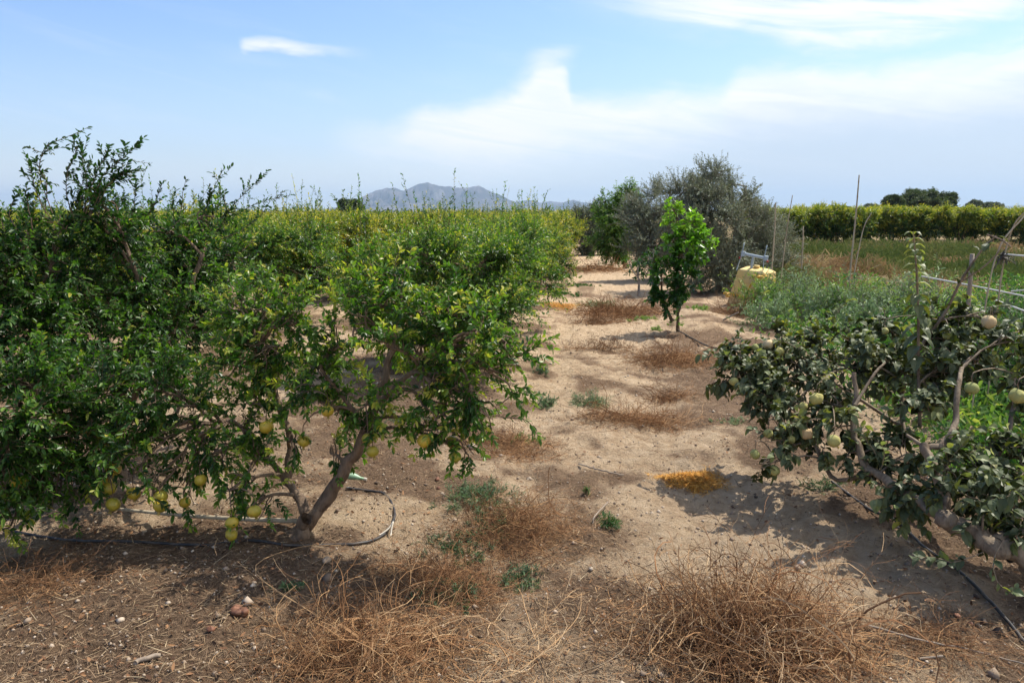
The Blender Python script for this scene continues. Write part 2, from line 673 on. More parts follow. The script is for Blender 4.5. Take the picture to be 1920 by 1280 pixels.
M_POM = leaf_mat('pomegranate_leaf', [(0, (.009, .034, .008)), (.3, (.024, .076, .012)), (.55, (.062, .150, .018)), (.75, (.16, .27, .03)), (.88, (.42, .40, .07)), (1, (.60, .50, .16))], rough=.42, trans=.40)
M_POMFAR = leaf_mat('pomegranate_leaf_autumn', [(0, (.014, .044, .008)), (.3, (.036, .092, .013)), (.55, (.115, .175, .020)), (.75, (.24, .28, .035)), (.88, (.46, .40, .05)), (1, (.58, .44, .08))], rough=.42)
M_CIT = leaf_mat('citrus_leaf', [(0, (.018, .070, .010)), (.4, (.050, .15, .018)), (.7, (.16, .35, .03)), (1, (.26, .42, .05))], rough=.33)
M_ALM = leaf_mat('almond_leaf', [(0, (.030, .085, .018)), (.5, (.085, .19, .030)), (1, (.22, .34, .05))], rough=.45)
M_OLI = leaf_mat('olive_leaf', [(0, (.075, .095, .055)), (.5, (.18, .205, .125)), (1, (.31, .345, .225))], rough=.55, trans=.14, back=(.19, .23, .15), tmul=(1, 1.1, .8))
M_QUI = leaf_mat('quince_leaf', [(0, (.012, .022, .007)), (.35, (.042, .056, .015)), (.6, (.12, .135, .030)), (.8, (.28, .34, .13)), (.92, (.50, .50, .12)), (1, (.55, .42, .10))],
                 rough=.5, trans=.18, back=(.11, .135, .065), spec=.35)
M_WEED = leaf_mat('weed_leaf', [(0, (.022, .075, .014)), (.4, (.058, .145, .034)), (.7, (.14, .26, .065)), (1, (.36, .40, .14))], rough=.5, trans=.3)
M_GWEED = leaf_mat('grey_weed_leaf', [(0, (.05, .10, .045)), (.5, (.13, .22, .10)), (1, (.30, .40, .22))], rough=.6, trans=.25, tmul=(1.1, 1.2, .8))
M_FARLEAF = leaf_mat('far_leaf', [(0, (.030, .060, .025)), (.5, (.055, .090, .035)), (1, (.10, .13, .05))], rough=.6, trans=.2)
M_BARK = wood_mat('bark_brown', (.065, .042, .027), (.22, .15, .095), scale=26, bump=.9, dist=.012)
M_QBARK = wood_mat('quince_bark', (.085, .055, .034), (.30, .23, .155), scale=20, bump=.8, dist=.010)
M_BARKG = wood_mat('bark_grey', (.13, .11, .095), (.36, .32, .28), scale=18)
M_TWIG = wood_mat('twig_bark', (.13, .10, .075), (.26, .21, .16))
M_DRY = ramp_mat('dry_stalk', [(0, (.11, .065, .038)), (.4, (.29, .145, .066)), (.7, (.48, .29, .14)), (1, (.60, .46, .29))], trans=.1)
M_STRAW = ramp_mat('straw', [(0, (.13, .085, .052)), (.35, (.27, .18, .11)), (.7, (.46, .34, .20)), (1, (.64, .52, .34))], trans=.1)
M_ORANGE = ramp_mat('orange_chaff', [(0, (.34, .15, .03)), (.5, (.66, .33, .06)), (1, (.85, .52, .16))], trans=.15)
M_DEADLEAF = ramp_mat('dead_leaf', [(0, (.060, .036, .024)), (.5, (.17, .085, .045)), (1, (.36, .20, .10))], trans=.1)
M_FRUIT = skin_mat('pomegranate_skin', (.28, .27, .03), (.52, .37, .04), (.36, .13, .035), rough=.42)
M_FRUITRED = skin_mat('pomegranate_red_skin', (.50, .11, .05), (.62, .26, .07), (.3, .09, .04), rough=.42)
M_QFRUIT = skin_mat('quince_skin', (.25, .27, .09), (.45, .40, .13), (.16, .15, .07), rough=.85, bump=.3)
M_QTAN = skin_mat('quince_tan_skin', (.55, .38, .19), (.66, .50, .27), (.34, .22, .10), rough=.85, bump=.3)
M_CALYX = skin_mat('calyx', (.30, .22, .06), (.42, .30, .08))
M_CANE = wood_mat('cane', (.26, .20, .13), (.50, .42, .30), scale=9, bump=.2)
M_STICK = wood_mat('weathered_stick', (.17, .13, .10), (.36, .29, .22), scale=12)


def plain(name, c, rough=.5, metal=0.0, var=.25, scale=8, spec=.5, dirt=None):
    m, n = mat(name)
    tc = n.new('ShaderNodeTexCoord')
    nz = n.noise(tc.outputs['Object'], scale, 5, .6)
    c2 = dirt if dirt else tuple(x * .6 for x in c)
    col = n.mix(n.m('MULTIPLY', n.step(nz, .4, .75), var * 2), (*c, 1), (*c2, 1))
    p = n.new('ShaderNodeBsdfPrincipled')
    n.put(p.inputs['Base Color'], col)
    p.inputs['Roughness'].default_value = rough
    p.inputs['Metallic'].default_value = metal
    p.inputs['Specular IOR Level'].default_value = spec
    o = n.new('ShaderNodeOutputMaterial')
    n.put(o.inputs[0], p.outputs[0])
    return m


M_HOSE = plain('black_hose', (.018, .018, .020), .5, var=.45, scale=14, dirt=(.13, .10, .075))
M_PIPE = plain('pale_pipe', (.62, .62, .58), .5, dirt=(.36, .33, .28))
M_TANK = plain('cream_plastic', (.74, .53, .19), .55, var=.3, scale=5, dirt=(.50, .44, .28))
M_YELLOW = plain('yellow_paint', (.70, .40, .05), .5, dirt=(.42, .24, .06))
M_STEEL = plain('painted_steel', (.42, .50, .56), .45, metal=.2)
M_REDP = plain('red_knob', (.35, .04, .03), .5)
M_TYRE = plain('tyre_rubber', (.02, .02, .02), .85)
M_GREENPL = plain('green_plastic', (.24, .40, .24), .4, var=.3, scale=20, dirt=(.40, .48, .34))
M_PALEW = plain('bleached_twig', (.62, .56, .46), .8)
M_ROT = skin_mat('dried_fruit_skin', (.11, .045, .025), (.24, .10, .05), (.05, .02, .015), rough=.7, scale=25)
M_DARKROT = skin_mat('blackened_fruit_skin', (.025, .018, .014), (.07, .045, .03), rough=.8, scale=25)
M_STONE = ramp_mat('pebble', [(0, (.15, .105, .075)), (.5, (.33, .25, .18)), (1, (.55, .46, .36))])


# ------------------------------------------------------------------ ground
def axis(lo, hi, step, far, ratio=1.10):
    core = np.arange(lo, hi + 1e-6, step)
    out = [core[-1]]
    s = step
    while out[-1] < far:
        s *= ratio
        out.append(out[-1] + s)
    right = np.array(out[1:])
    out = [core[0]]
    s = step
    while out[-1] > -far:
        s *= ratio
        out.append(out[-1] - s)
    left = np.array(out[1:])[::-1]
    return np.concatenate([left, core, right])


def litter_shade_mask(x, y):
    """0 bare sand, 1 dark litter and crusted soil; follows the rows, with tree shade painted in at the lower left"""
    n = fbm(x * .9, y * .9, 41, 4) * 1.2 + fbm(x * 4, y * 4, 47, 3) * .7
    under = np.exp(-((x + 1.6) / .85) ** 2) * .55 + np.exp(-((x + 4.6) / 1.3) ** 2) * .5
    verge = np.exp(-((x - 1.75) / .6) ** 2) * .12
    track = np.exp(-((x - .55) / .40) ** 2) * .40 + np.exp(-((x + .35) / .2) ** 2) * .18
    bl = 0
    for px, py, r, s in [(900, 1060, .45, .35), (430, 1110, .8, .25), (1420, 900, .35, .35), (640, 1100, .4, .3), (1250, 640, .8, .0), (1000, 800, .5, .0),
                         (1300, 1060, .5, -.45), (1500, 1020, .5, -.5), (1120, 950, .4, -.3), (150, 1230, .5, .25), (80, 1060, .8, .55), (330, 1120, .5, .4), (560, 1130, .35, .3), (1220, 780, .5, .3), (1260, 680, .6, .25), (760, 1180, .35, .3), (1420, 1200, .5, .35), (1800, 1190, .35, .3)]:  # lower-left dark blobs: brown littered soil plus tree shade put into the colour
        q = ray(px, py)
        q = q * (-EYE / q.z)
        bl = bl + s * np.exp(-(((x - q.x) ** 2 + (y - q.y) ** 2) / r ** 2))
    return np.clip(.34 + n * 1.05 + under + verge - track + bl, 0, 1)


def ground_mat():
    m, n = mat('soil')
    tc = n.new('ShaderNodeTexCoord')
    v = tc.outputs['Object']
    a = n.new('ShaderNodeAttribute', attribute_name='t').outputs['Fac']
    nf = n.noise(v, 60, 6, .7)
    nm = n.noise(v, 11, 6, .65, .3)
    nl = n.noise(v, 1.3, 4, .6)
    nxx = n.noise(v, 240, 3, .6)
    sand = n.ramp(nm, [(.28, (.39, .26, .155)), (.5, (.57, .42, .27)), (.75, (.71, .555, .38))])
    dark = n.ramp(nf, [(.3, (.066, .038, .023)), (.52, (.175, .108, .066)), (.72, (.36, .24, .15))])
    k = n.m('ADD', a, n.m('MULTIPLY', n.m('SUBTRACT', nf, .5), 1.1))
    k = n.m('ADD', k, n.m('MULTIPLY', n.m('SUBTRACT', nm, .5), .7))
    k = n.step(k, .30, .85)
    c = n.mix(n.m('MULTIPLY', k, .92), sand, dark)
    c = n.mix(n.m('MULTIPLY', n.step(nxx, .56, .70), .32), c, (.16, .105, .07))
    c = n.mix(n.m('MULTIPLY', n.step(nl, .45, .7), .25), c, (.44, .30, .18))
    # weedy field to the right and far country
    sp = n.new('ShaderNodeSeparateXYZ')
    n.put(sp.inputs[0], v)
    g1 = n.noise(v, .35, 5, .6)
    fld = n.m('MULTIPLY', n.step(sp.outputs[0], 3.2, 6.5), n.step(sp.outputs[1], 6, 14))
    fc = n.ramp(g1, [(.35, (.17, .14, .06)), (.5, (.24, .17, .085)), (.7, (.12, .15, .045))])
    c = n.mix(n.m('MULTIPLY', fld, .85), c, fc)
    far = n.step(sp.outputs[1], 90, 260)
    g2 = n.noise(v, .006, 6, .6)
    c = n.mix(far, c, n.ramp(g2, [(.35, (.10, .13, .05)), (.55, (.22, .18, .10)), (.7, (.07, .10, .035))]))
    p = n.new('ShaderNodeBsdfPrincipled')
    n.put(p.inputs['Base Color'], c)
    p.inputs['Roughness'].default_value = .95
    p.inputs['Specular IOR Level'].default_value = .15
    b1 = n.new('ShaderNodeBump')
    b1.inputs['Strength'].default_value = 1.0
    b1.inputs['Distance'].default_value = .034
    n.put(b1.inputs['Height'], n.m('ADD', n.m('MULTIPLY', nm, 1.0), n.m('MULTIPLY', nf, .7)))
    b2 = n.new('ShaderNodeBump')
    b2.inputs['Strength'].default_value = .6
    b2.inputs['Distance'].default_value = .004
    n.put(b2.inputs['Height'], nxx)
    n.put(b2.inputs['Normal'], b1.outputs[0])
    n.put(p.inputs['Normal'], b2.outputs[0])
    o = n.new('ShaderNodeOutputMaterial')
    n.put(o.inputs[0], p.outputs[0])
    return m


def build_ground():
    xs = axis(-5, 5, .025, 15000)
    ys = axis(1.6, 9.5, .025, 15000)
    X, Y = np.meshgrid(xs, ys)
    Z = hz(X, Y)
    nx, ny = len(xs), len(ys)
    i = np.arange(ny - 1)[:, None] * nx
    j = np.arange(nx - 1)[None]
    Q = np.stack([i + j, i + j + 1, i + nx + j + 1, i + nx + j], -1).reshape(-1, 4)
    g = Geo()
    g.add(np.stack([X, Y, Z], -1).reshape(-1, 3), Q, litter_shade_mask(X, Y).ravel())
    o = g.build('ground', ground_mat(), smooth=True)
    o['kind'] = 'structure'
    return o


build_ground()


# ------------------------------------------------------------------ mountains
def build_mountain(name, prof, dist, depth, seed, spill):
    """a range: crest heights follow the profile seen on the skyline, with real depth, spurs and gullies"""
    pts = []
    for px, py in prof:
        q = P(px, py, dist)
        pts.append((q.x, q.y, q.z))
    pts = np.array(pts)
    n = 420
    u = np.linspace(0, 1, n)
    s = np.linspace(0, 1, len(pts))
    cx = np.interp(u, (pts[:, 0] - pts[0, 0]) / (pts[-1, 0] - pts[0, 0]), pts[:, 0])
    cyy = np.interp(cx, pts[:, 0], pts[:, 1])
    cz = np.interp(cx, pts[:, 0], pts[:, 2])
    m = 140
    w = np.linspace(-1, 1, m)
    X = np.repeat(cx[None], m, 0)
    off = w[:, None] * depth
    Yv = cyy[None] + off
    env = np.clip(1 - np.abs(w[:, None]), 0, 1) ** 1.15
    gull = np.abs(fbm(X / 420, Yv / 620, seed, 6, .62))
    wig = 1 - .95 * np.clip(np.abs(w[:, None]) * 3, 0, 1) * gull * 1.9
    Z = cz[None] * env * wig
    crest = np.exp(-(w[:, None] / .10) ** 2)
    Z = Z + crest * fbm(X / 90, Yv / 90, seed + 9, 4, .6) * 14
    Z = Z - 12 * (env < .02)
    i = np.arange(m - 1)[:, None] * n
    j = np.arange(n - 1)[None]
    Q = np.stack([i + j, i + j + 1, i + n + j + 1, i + n + j], -1).reshape(-1, 4)
    g = Geo()
    g.add(np.stack([X, Yv, Z], -1).reshape(-1, 3), Q)
    o = g.build(name, M_ROCK, smooth=True)
    o['kind'] = 'structure'


def rock_mat():
    m, n = mat('mountain_rock')
    tc = n.new('ShaderNodeTexCoord')
    v = tc.outputs['Object']
    a = n.noise(v, .004, 7, .65)
    b = n.noise(v, .02, 5, .6)
    c = n.ramp(a, [(.3, (.020, .030, .030)), (.5, (.070, .062, .066)), (.7, (.20, .17, .165))])
    c = n.mix(n.m('MULTIPLY', n.step(b, .5, .7), .5), c, (.06, .075, .035))
    p = n.new('ShaderNodeBsdfPrincipled')
    n.put(p.inputs['Base Color'], c)
    p.inputs['Roughness'].default_value = 1
    o = n.new('ShaderNodeOutputMaterial')
    n.put(o.inputs[0], p.outputs[0])
    return m


M_ROCK = rock_mat()
build_mountain('mountain', [(600, 399), (640, 392), (662, 381), (680, 374), (690, 364), (706, 357), (724, 352), (742, 352), (757, 356), (772, 350), (787, 344), (800, 342),
                            (815, 345), (832, 348), (860, 352), (875, 352), (886, 349), (897, 349), (913, 355), (933, 363), (947, 370), (962, 376), (980, 382),
                            (1005, 388), (1040, 395), (1090, 399)], 8200, 1500, 3, 0)
build_mountain('mountain', [(930, 396), (960, 380), (977, 377), (997, 376), (1015, 379), (1033, 377), (1052, 379), (1065, 377), (1078, 375), (1094, 378), (1120, 383), (1160, 380),
                            (1220, 386), (1300, 390), (1400, 396)], 9200, 1300, 8, 0)
build_mountain('mountain', [(1750, 399), (1800, 394), (1850, 389), (1900, 386), (1940, 384), (2050, 378), (2200, 380), (2400, 396)], 9500, 1200, 14, 0)


# ------------------------------------------------------------------ trees and bushes from branches, twigs and leaves
def ell(n, power=.5):
    v = nrm(rng.normal(size=(n, 3)))
    return v * (rng.random((n, 1)) ** power)


def link_curve(a, b, lift=.12, wob=.04, n=7):
    a = np.array(a, float)
    b = np.array(b, float)
    L = np.linalg.norm(b - a)
    m1 = a * .66 + b * .34 + np.array([0, 0, lift * L]) + rng.normal(size=3) * wob * L
    m2 = a * .33 + b * .67 + np.array([0, 0, lift * L * .8]) + rng.normal(size=3) * wob * L
    return smooth_path([a, m1, m2, b], n)


def grow(gw, gl, nodes, clumps, leafL=.045, leafW=.3, per=22, dens=1.0, tpl=LANCE, limb_r=.011, twigL=(.22, .42), droop=.03, upb=.25,
         t0=.28, t1=.6, tj=.12, yellow=0.0, sub=7, twig_r=.0016, ang=.85, sides=5, bend=.12, topt=.0, zmid=1.0, outb=.8, upz=.7):
    """clumps: (x,y,z,rx,ry,rz[,droop]); every one is joined to the nearest wood node, branches inside it carry twigs and leaves"""
    nodes = np.array([tuple(q) for q in nodes], float)
    for c in clumps:
        cpos = np.array(c[:3], float)
        rad = np.array(c[3:6], float)
        dr = c[6] if len(c) > 6 else droop
        dist = np.linalg.norm(nodes - cpos, axis=1) + .6 * np.maximum(nodes[:, 2] - cpos[2], 0)
        b = nodes[np.argmin(dist)]
        lc = link_curve(b, cpos)
        tubes(gw, lc, np.linspace(limb_r, limb_r * .5, len(lc))[None], sides)
        ends = cpos + ell(sub, .35) * rad * .8
        sb = np.stack([link_curve(lc[min(len(lc) - 1, 3 + (k % 4))], e, .08, .08, 6) for k, e in enumerate(ends)])
        tubes(gw, sb, np.linspace(limb_r * .5, twig_r * 1.3, 6)[None], 4)
        vol = rad.prod() ** (1 / 3)
        K = max(4, int(dens * 60 * (vol / .25) ** 2))
        pick = rng.integers(0, sub, K)
        u = rng.uniform(.25, 1, (K, 1))
        pos, tan = along(sb[pick], u)
        pos = pos[:, 0]
        tan = tan[:, 0]
        out = nrm((pos - cpos) / rad)
        D = out * outb + tan * .5 + rng.normal(size=(K, 3)) * .45 + np.array([0, 0, upb])
        L = rng.uniform(*twigL, K) * (vol / .27) ** .5
        tw = twigs(pos, D, L, 6, dr, .13)
        tubes(gw, tw, np.linspace(twig_r, twig_r * .5, 6)[None], 3)
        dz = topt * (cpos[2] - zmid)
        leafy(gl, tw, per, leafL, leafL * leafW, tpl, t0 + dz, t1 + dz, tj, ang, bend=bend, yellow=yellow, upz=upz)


def whip(gw, gl, pts, m, L=.04, W=.3, r=.003, t0=.35, t1=.7, tpl=LANCE, n=12, side=0, ang=.75, yellow=0.0):
    """one long shoot with leaves"""
    p = smooth_path(pts, n)
    p = p + np.cumsum(rng.normal(size=p.shape) * .004, 0)
    tubes(gw, p, np.linspace(r, r * .35, n)[None], 4)
    leafy(gl, p[None], m, L, L * W, tpl, t0, t1, .08, ang, u0=.15, yellow=yellow)
    if side:
        q, tan = along(p[None], rng.uniform(.25, .85, (1, side)))
        D = tan[0] * .9 + rng.normal(size=(side, 3)) * .5
        ln = np.linalg.norm(p[-1] - p[0])
        tw = twigs(q[0], D, rng.uniform(.12, .3, side) * ln, 6, 0, .08)
        tubes(gw, tw, np.linspace(r * .5, r * .25, 6)[None], 3)
        leafy(gl, tw, max(6, int(m * .22)), L, L * W, tpl, t0, t1, .08, ang, yellow=yellow)


# fruit meshes -------------------------------------------------------
def ball(seg, rings, f):
    V = []
    for i in range(rings + 1):
        th = math.pi * i / rings
        for j in range(seg):
            V.append(f(th, 2 * math.pi * j / seg))
    Fq = []
    for i in range(rings):
        for j in range(seg):
            Fq.append((i * seg + j, i * seg + (j + 1) % seg, (i + 1) * seg + (j + 1) % seg, (i + 1) * seg + j))
    return np.array(V), np.array(Fq)


def pom_f(th, ph):
    r = 1 + .035 * math.cos(6 * ph) * math.sin(th) + .04 * math.sin(3 * ph + 1) * math.sin(th) + .04 * math.sin(2 * ph) * math.sin(th)
    r *= 1 - .12 * math.exp(-(th / .3) ** 2)
    return (r * math.sin(th) * math.cos(ph), r * math.sin(th) * math.sin(ph), .93 * r * math.cos(th))


def quince_f(th, ph):
    r = 1 + .08 * math.cos(5 * ph) * math.sin(th) ** 2 + .09 * math.sin(2 * ph + 2) * math.sin(th)
    z = math.cos(th)
    r *= 1 - .20 * math.exp(-(th / .45) ** 2) - .22 * math.exp(-((math.pi - th) / .3) ** 2)
    w = 1 - .20 * max(0, z) ** 1.5
    return (w * r * math.sin(th) * math.cos(ph), w * r * math.sin(th) * math.sin(ph), 1.03 * r * z)


def fruit_mesh(name, f, rad, m):
    g = Geo()
    V, Q = ball(20, 14, f)
    g.add(V * rad, Q)
    return g.mesh(name, [m], smooth=True)


ME_POM = fruit_mesh('fruit', pom_f, .034, M_FRUIT)
ME_POMR = fruit_mesh('fruit', pom_f, .040, M_FRUITRED)
ME_QUI = fruit_mesh('fruit', quince_f, .033, M_QFRUIT)
ME_QTAN = fruit_mesh('fruit', quince_f, .036, M_QTAN)


def calyx_mesh(rad, z, h, teeth, m):
    g = Geo()
    pts = []
    n = teeth * 2
    for j in range(n):
        a = 2 * math.pi * j / n
        pts.append((rad * .75 * math.cos(a), rad * .75 * math.sin(a), z))
    for j in range(n):
        a = 2 * math.pi * j / n
        pts.append((rad * .6 * math.cos(a), rad * .6 * math.sin(a), z - h * .5))
    for j in range(n):
        a = 2 * math.pi * j / n
        k = 1.25 if j % 2 == 0 else .9
        pts.append((rad * k * math.cos(a), rad * k * math.sin(a), z - h * (1.0 if j % 2 == 0 else .6)))
    Fq = []
    for q in (0, 1):
        for j in range(n):
            Fq.append((q * n + j, q * n + (j + 1) % n, (q + 1) * n + (j + 1) % n, (q + 1) * n + j))
    g.add(pts, Fq)
    return g.mesh('calyx', [m])


ME_CAL = calyx_mesh(.010, -.031, .018, 6, M_CALYX)
ME_QCAL = calyx_mesh(.008, -.034, .008, 5, M_CALYX)


def hang_fruit(root, origin, pos, me, cal, gw, nodes, s=1.0, tilt=.35):
    o = bpy.data.objects.new('fruit', me)
    sc.collection.objects.link(o)
    o.parent = root
    p = np.array(tuple(pos)) - np.array(tuple(origin))
    o.location = p
    o.rotation_euler = (rng.uniform(-tilt, tilt), rng.uniform(-tilt, tilt), rng.uniform(0, 6.28))
    o.scale = (s, s, s)
    c = bpy.data.objects.new('calyx', cal)
    sc.collection.objects.link(c)
    c.parent = o
    if gw is not None:
        top = np.array(tuple(pos)) + np.array([0, 0, .030 * s])
        nn = np.array([tuple(q) for q in nodes], float)
        dd = np.linalg.norm(nn - top, axis=1) + 2 * np.maximum(0, top[2] - nn[:, 2] + .03)
        b = nn[np.argmin(dd)]
        c2 = smooth_path([b, (b + top) / 2 + np.array([0, 0, .05]), top + np.array([0, 0, .05]), top], 7)
        tubes(gw, c2, np.linspace(.004, .0022, 7)[None], 4)
    return o


def cl(px, py, d, r, ry=None, rz=None, dr=None):
    q = P(px, py, d)
    t = (q.x, q.y, q.z, r, ry or r, rz or r)
    return t + ((dr,) if dr is not None else ())


def limb(g, pts, r0, r1, n=12, sides=10, lump=.06):
    p = smooth_path(pts, n)
    rr = np.linspace(r0, r1, n) * (1 + rng.normal(size=n) * lump)
    if r0 > .012 and sides >= 8:                      # knobbly, fluted bark on the thick limbs
        n2 = n * 4
        p2 = smooth_path(pts, n2)
        p2 = p2 + np.stack([vnoise(np.arange(n2) * .21, np.full(n2, q * 9.), int(r0 * 1e4) + q) for q in range(3)], -1) * r0 * .7
        sd = 18
        A, B = np.meshgrid(np.arange(sd), np.arange(n2))
        th = A * 2 * math.pi / sd
        k = 1 + .22 * vnoise(np.cos(th) * 2.1 + 5, np.sin(th) * 2.1 + B * .13, 3) + .26 * vnoise(np.cos(th) * 1.2 + B * .17, np.sin(th) * 1.2 + 7, 8)
        base = np.interp(np.arange(n2), np.arange(n) * (n2 - 1) / (n - 1), rr)
        tubes(g, p2, (base[:, None] * k)[None], sd)
    else:
        tubes(g, p, rr[None], sides)
    return list(p)


# ---- the nearest pomegranate, its trunk in full view ----
def tree_near():
    base = G(548, 1034)
    gw, gl = Geo(), Geo()
    b = np.array(base) - np.array([0, 0, .06])
    nodes = []
    nodes += limb(gw, [b, P(572, 985, 3.62), P(600, 950, 3.62), P(640, 895, 3.60), P(672, 838, 3.58), P(700, 765, 3.60), P(725, 690, 3.65), P(745, 600, 3.7)], .044, .013, 22, 12)
    nodes += limb(gw, [P(585, 975, 3.62), P(556, 930, 3.68), P(540, 900, 3.74), P(545, 850, 3.8), P(532, 780, 3.85), P(508, 715, 3.9), P(480, 660, 3.9)], .030, .012, 18, 10)
    nodes += limb(gw, [P(541, 905, 3.74), P(505, 862, 3.78), P(470, 815, 3.8), P(430, 790, 3.85)], .020, .009, 10, 8)
    nodes += limb(gw, [P(700, 765, 3.60), P(770, 700, 3.55), P(830, 650, 3.5)], .016, .008, 9, 8)
    nodes += limb(gw, [P(690, 800, 3.6), P(640, 740, 3.6), P(600, 690, 3.6)], .014, .007, 9, 8)
    # sawn stump on the trunk's flank
    limb(gw, [b + np.array([.03, -.02, .02]), P(568, 995, 3.56), P(578, 968, 3.54)], .040, .034, 6, 10)
    wood = nodes[6:]
    A = [cl(470, 600, 3.95, .20, .22, .17), cl(430, 565, 4.0, .15), cl(520, 650, 3.85, .20), cl(570, 600, 3.85, .18), cl(440, 690, 3.85, .17),
         cl(585, 690, 3.7, .17), cl(640, 650, 3.75, .14), cl(610, 770, 3.6, .13, .14, .17, .12), cl(620, 850, 3.65, .07, .08, .12, .25), cl(685, 760, 3.5, .12, .12, .14, .12),
         cl(690, 820, 3.5, .07, .07, .11, .25), cl(560, 830, 3.6, .06, .06, .1, .3),
         cl(745, 610, 3.75, .17), cl(760, 530, 3.85, .13, .15, .18), cl(700, 510, 3.9, .12, .12, .2), cl(810, 590, 3.65, .17), cl(860, 570, 3.65, .13),
         cl(850, 650, 3.5, .18), cl(920, 640, 3.5, .17), cl(880, 720, 3.4, .17, .17, .17, .08), cl(820, 730, 3.45, .14, .14, .16, .12), cl(940, 710, 3.4, .14, .14, .15, .1),
         cl(850, 790, 3.4, .13, .13, .15, .2), cl(915, 780, 3.4, .10, .1, .13, .25), cl(870, 840, 3.4, .07, .07, .12, .3), cl(800, 800, 3.45, .08, .08, .14, .25),
         cl(975, 665, 3.45, .10), cl(780, 660, 3.5, .10),
         cl(470, 760, 3.75, .12, .12, .16, .1), cl(470, 870, 3.6, .15, .15, .18, .1), cl(480, 950, 3.5, .07, .08, .12, .25), cl(500, 700, 3.8, .12), cl(430, 920, 3.5, .06, .06, .14, .3)]
    A += [cl(665, 615, 3.5, .13), cl(725, 650, 3.45, .12), cl(650, 560, 3.8, .12), cl(700, 570, 3.6, .12), cl(540, 590, 3.9, .14), cl(500, 570, 4.0, .13), cl(560, 740, 3.6, .10), cl(450, 800, 3.7, .13, .13, .16, .1), cl(400, 850, 3.7, .12, .12, .16, .1)]
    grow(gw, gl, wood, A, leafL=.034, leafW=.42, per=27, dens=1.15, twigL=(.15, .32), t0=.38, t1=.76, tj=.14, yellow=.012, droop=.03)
    for pts, m in [([P(950, 680, 3.45), P(1000, 650, 3.4), P(1040, 640, 3.35)], 30), ([P(700, 560, 3.9), P(690, 490, 3.95), P(705, 440, 4.0)], 34),
                   ([P(745, 540, 3.85), P(765, 480, 3.9), P(772, 440, 3.95)], 30), ([P(620, 640, 3.8), P(625, 580, 3.8), P(620, 535, 3.8)], 26),
                   ([P(920, 780, 3.4), P(985, 790, 3.35), P(1010, 830, 3.35)], 20), ([P(930, 760, 3.4), P(990, 730, 3.4), P(1005, 760, 3.4)], 22),
                   ([P(700, 600, 3.7), P(650, 560, 3.75), P(640, 520, 3.8)], 20), ([P(470, 580, 3.95), P(490, 530, 3.95), P(505, 500, 4.0)], 26),
                   ([P(440, 560, 4.0), P(420, 520, 4.0), P(400, 500, 4.0)], 26), ([P(870, 850, 3.4), P(878, 880, 3.4), P(870, 905, 3.4)], 14),
                   ([P(435, 900, 3.5), P(437, 960, 3.45), P(440, 1040, 3.4)], 22), ([P(820, 560, 3.65), P(850, 520, 3.7), P(840, 490, 3.7)], 24)]:
        whip(gw, gl, pts, int(m * 1.3), .034, .40, side=2)
    # a few shoots of pale yellow leaves
    for pts in ([P(735, 520, 3.9), P(745, 490, 3.9), P(752, 462, 3.9)], [P(755, 590, 3.7), P(765, 565, 3.7), P(775, 555, 3.7)], [P(618, 570, 3.8), P(622, 555, 3.8), P(625, 530, 3.8)]):
        whip(gw, gl, pts, 14, .04, .3, t0=.92, t1=.98, n=6)
    root = thing('pomegranate_tree', base, 'nearest pomegranate tree, forked bare trunk in full view beside the black hose', 'pomegranate tree', 'pomegranate trees of the left orchard')
    ends = np.array([c[:3] for c in A])
    for px, py, d in [(699, 846, 3.42), (690, 822, 3.46), (853, 856, 3.36), (795, 826, 3.38), (614, 770, 3.5), (500, 800, 3.66), (570, 826, 3.6), (376, 900, 3.6), (435, 979, 3.38), (434, 1002, 3.42), (477, 958, 3.42), (848, 828, 3.45)]:
        hang_fruit(root, base, P(px, py, d), ME_POM, ME_CAL, gw, ends, rng.uniform(.85, 1.08))
    gw.build('trunk', M_BARK, root, base, smooth=True)
    gl.build('crown', M_POM, root, base)


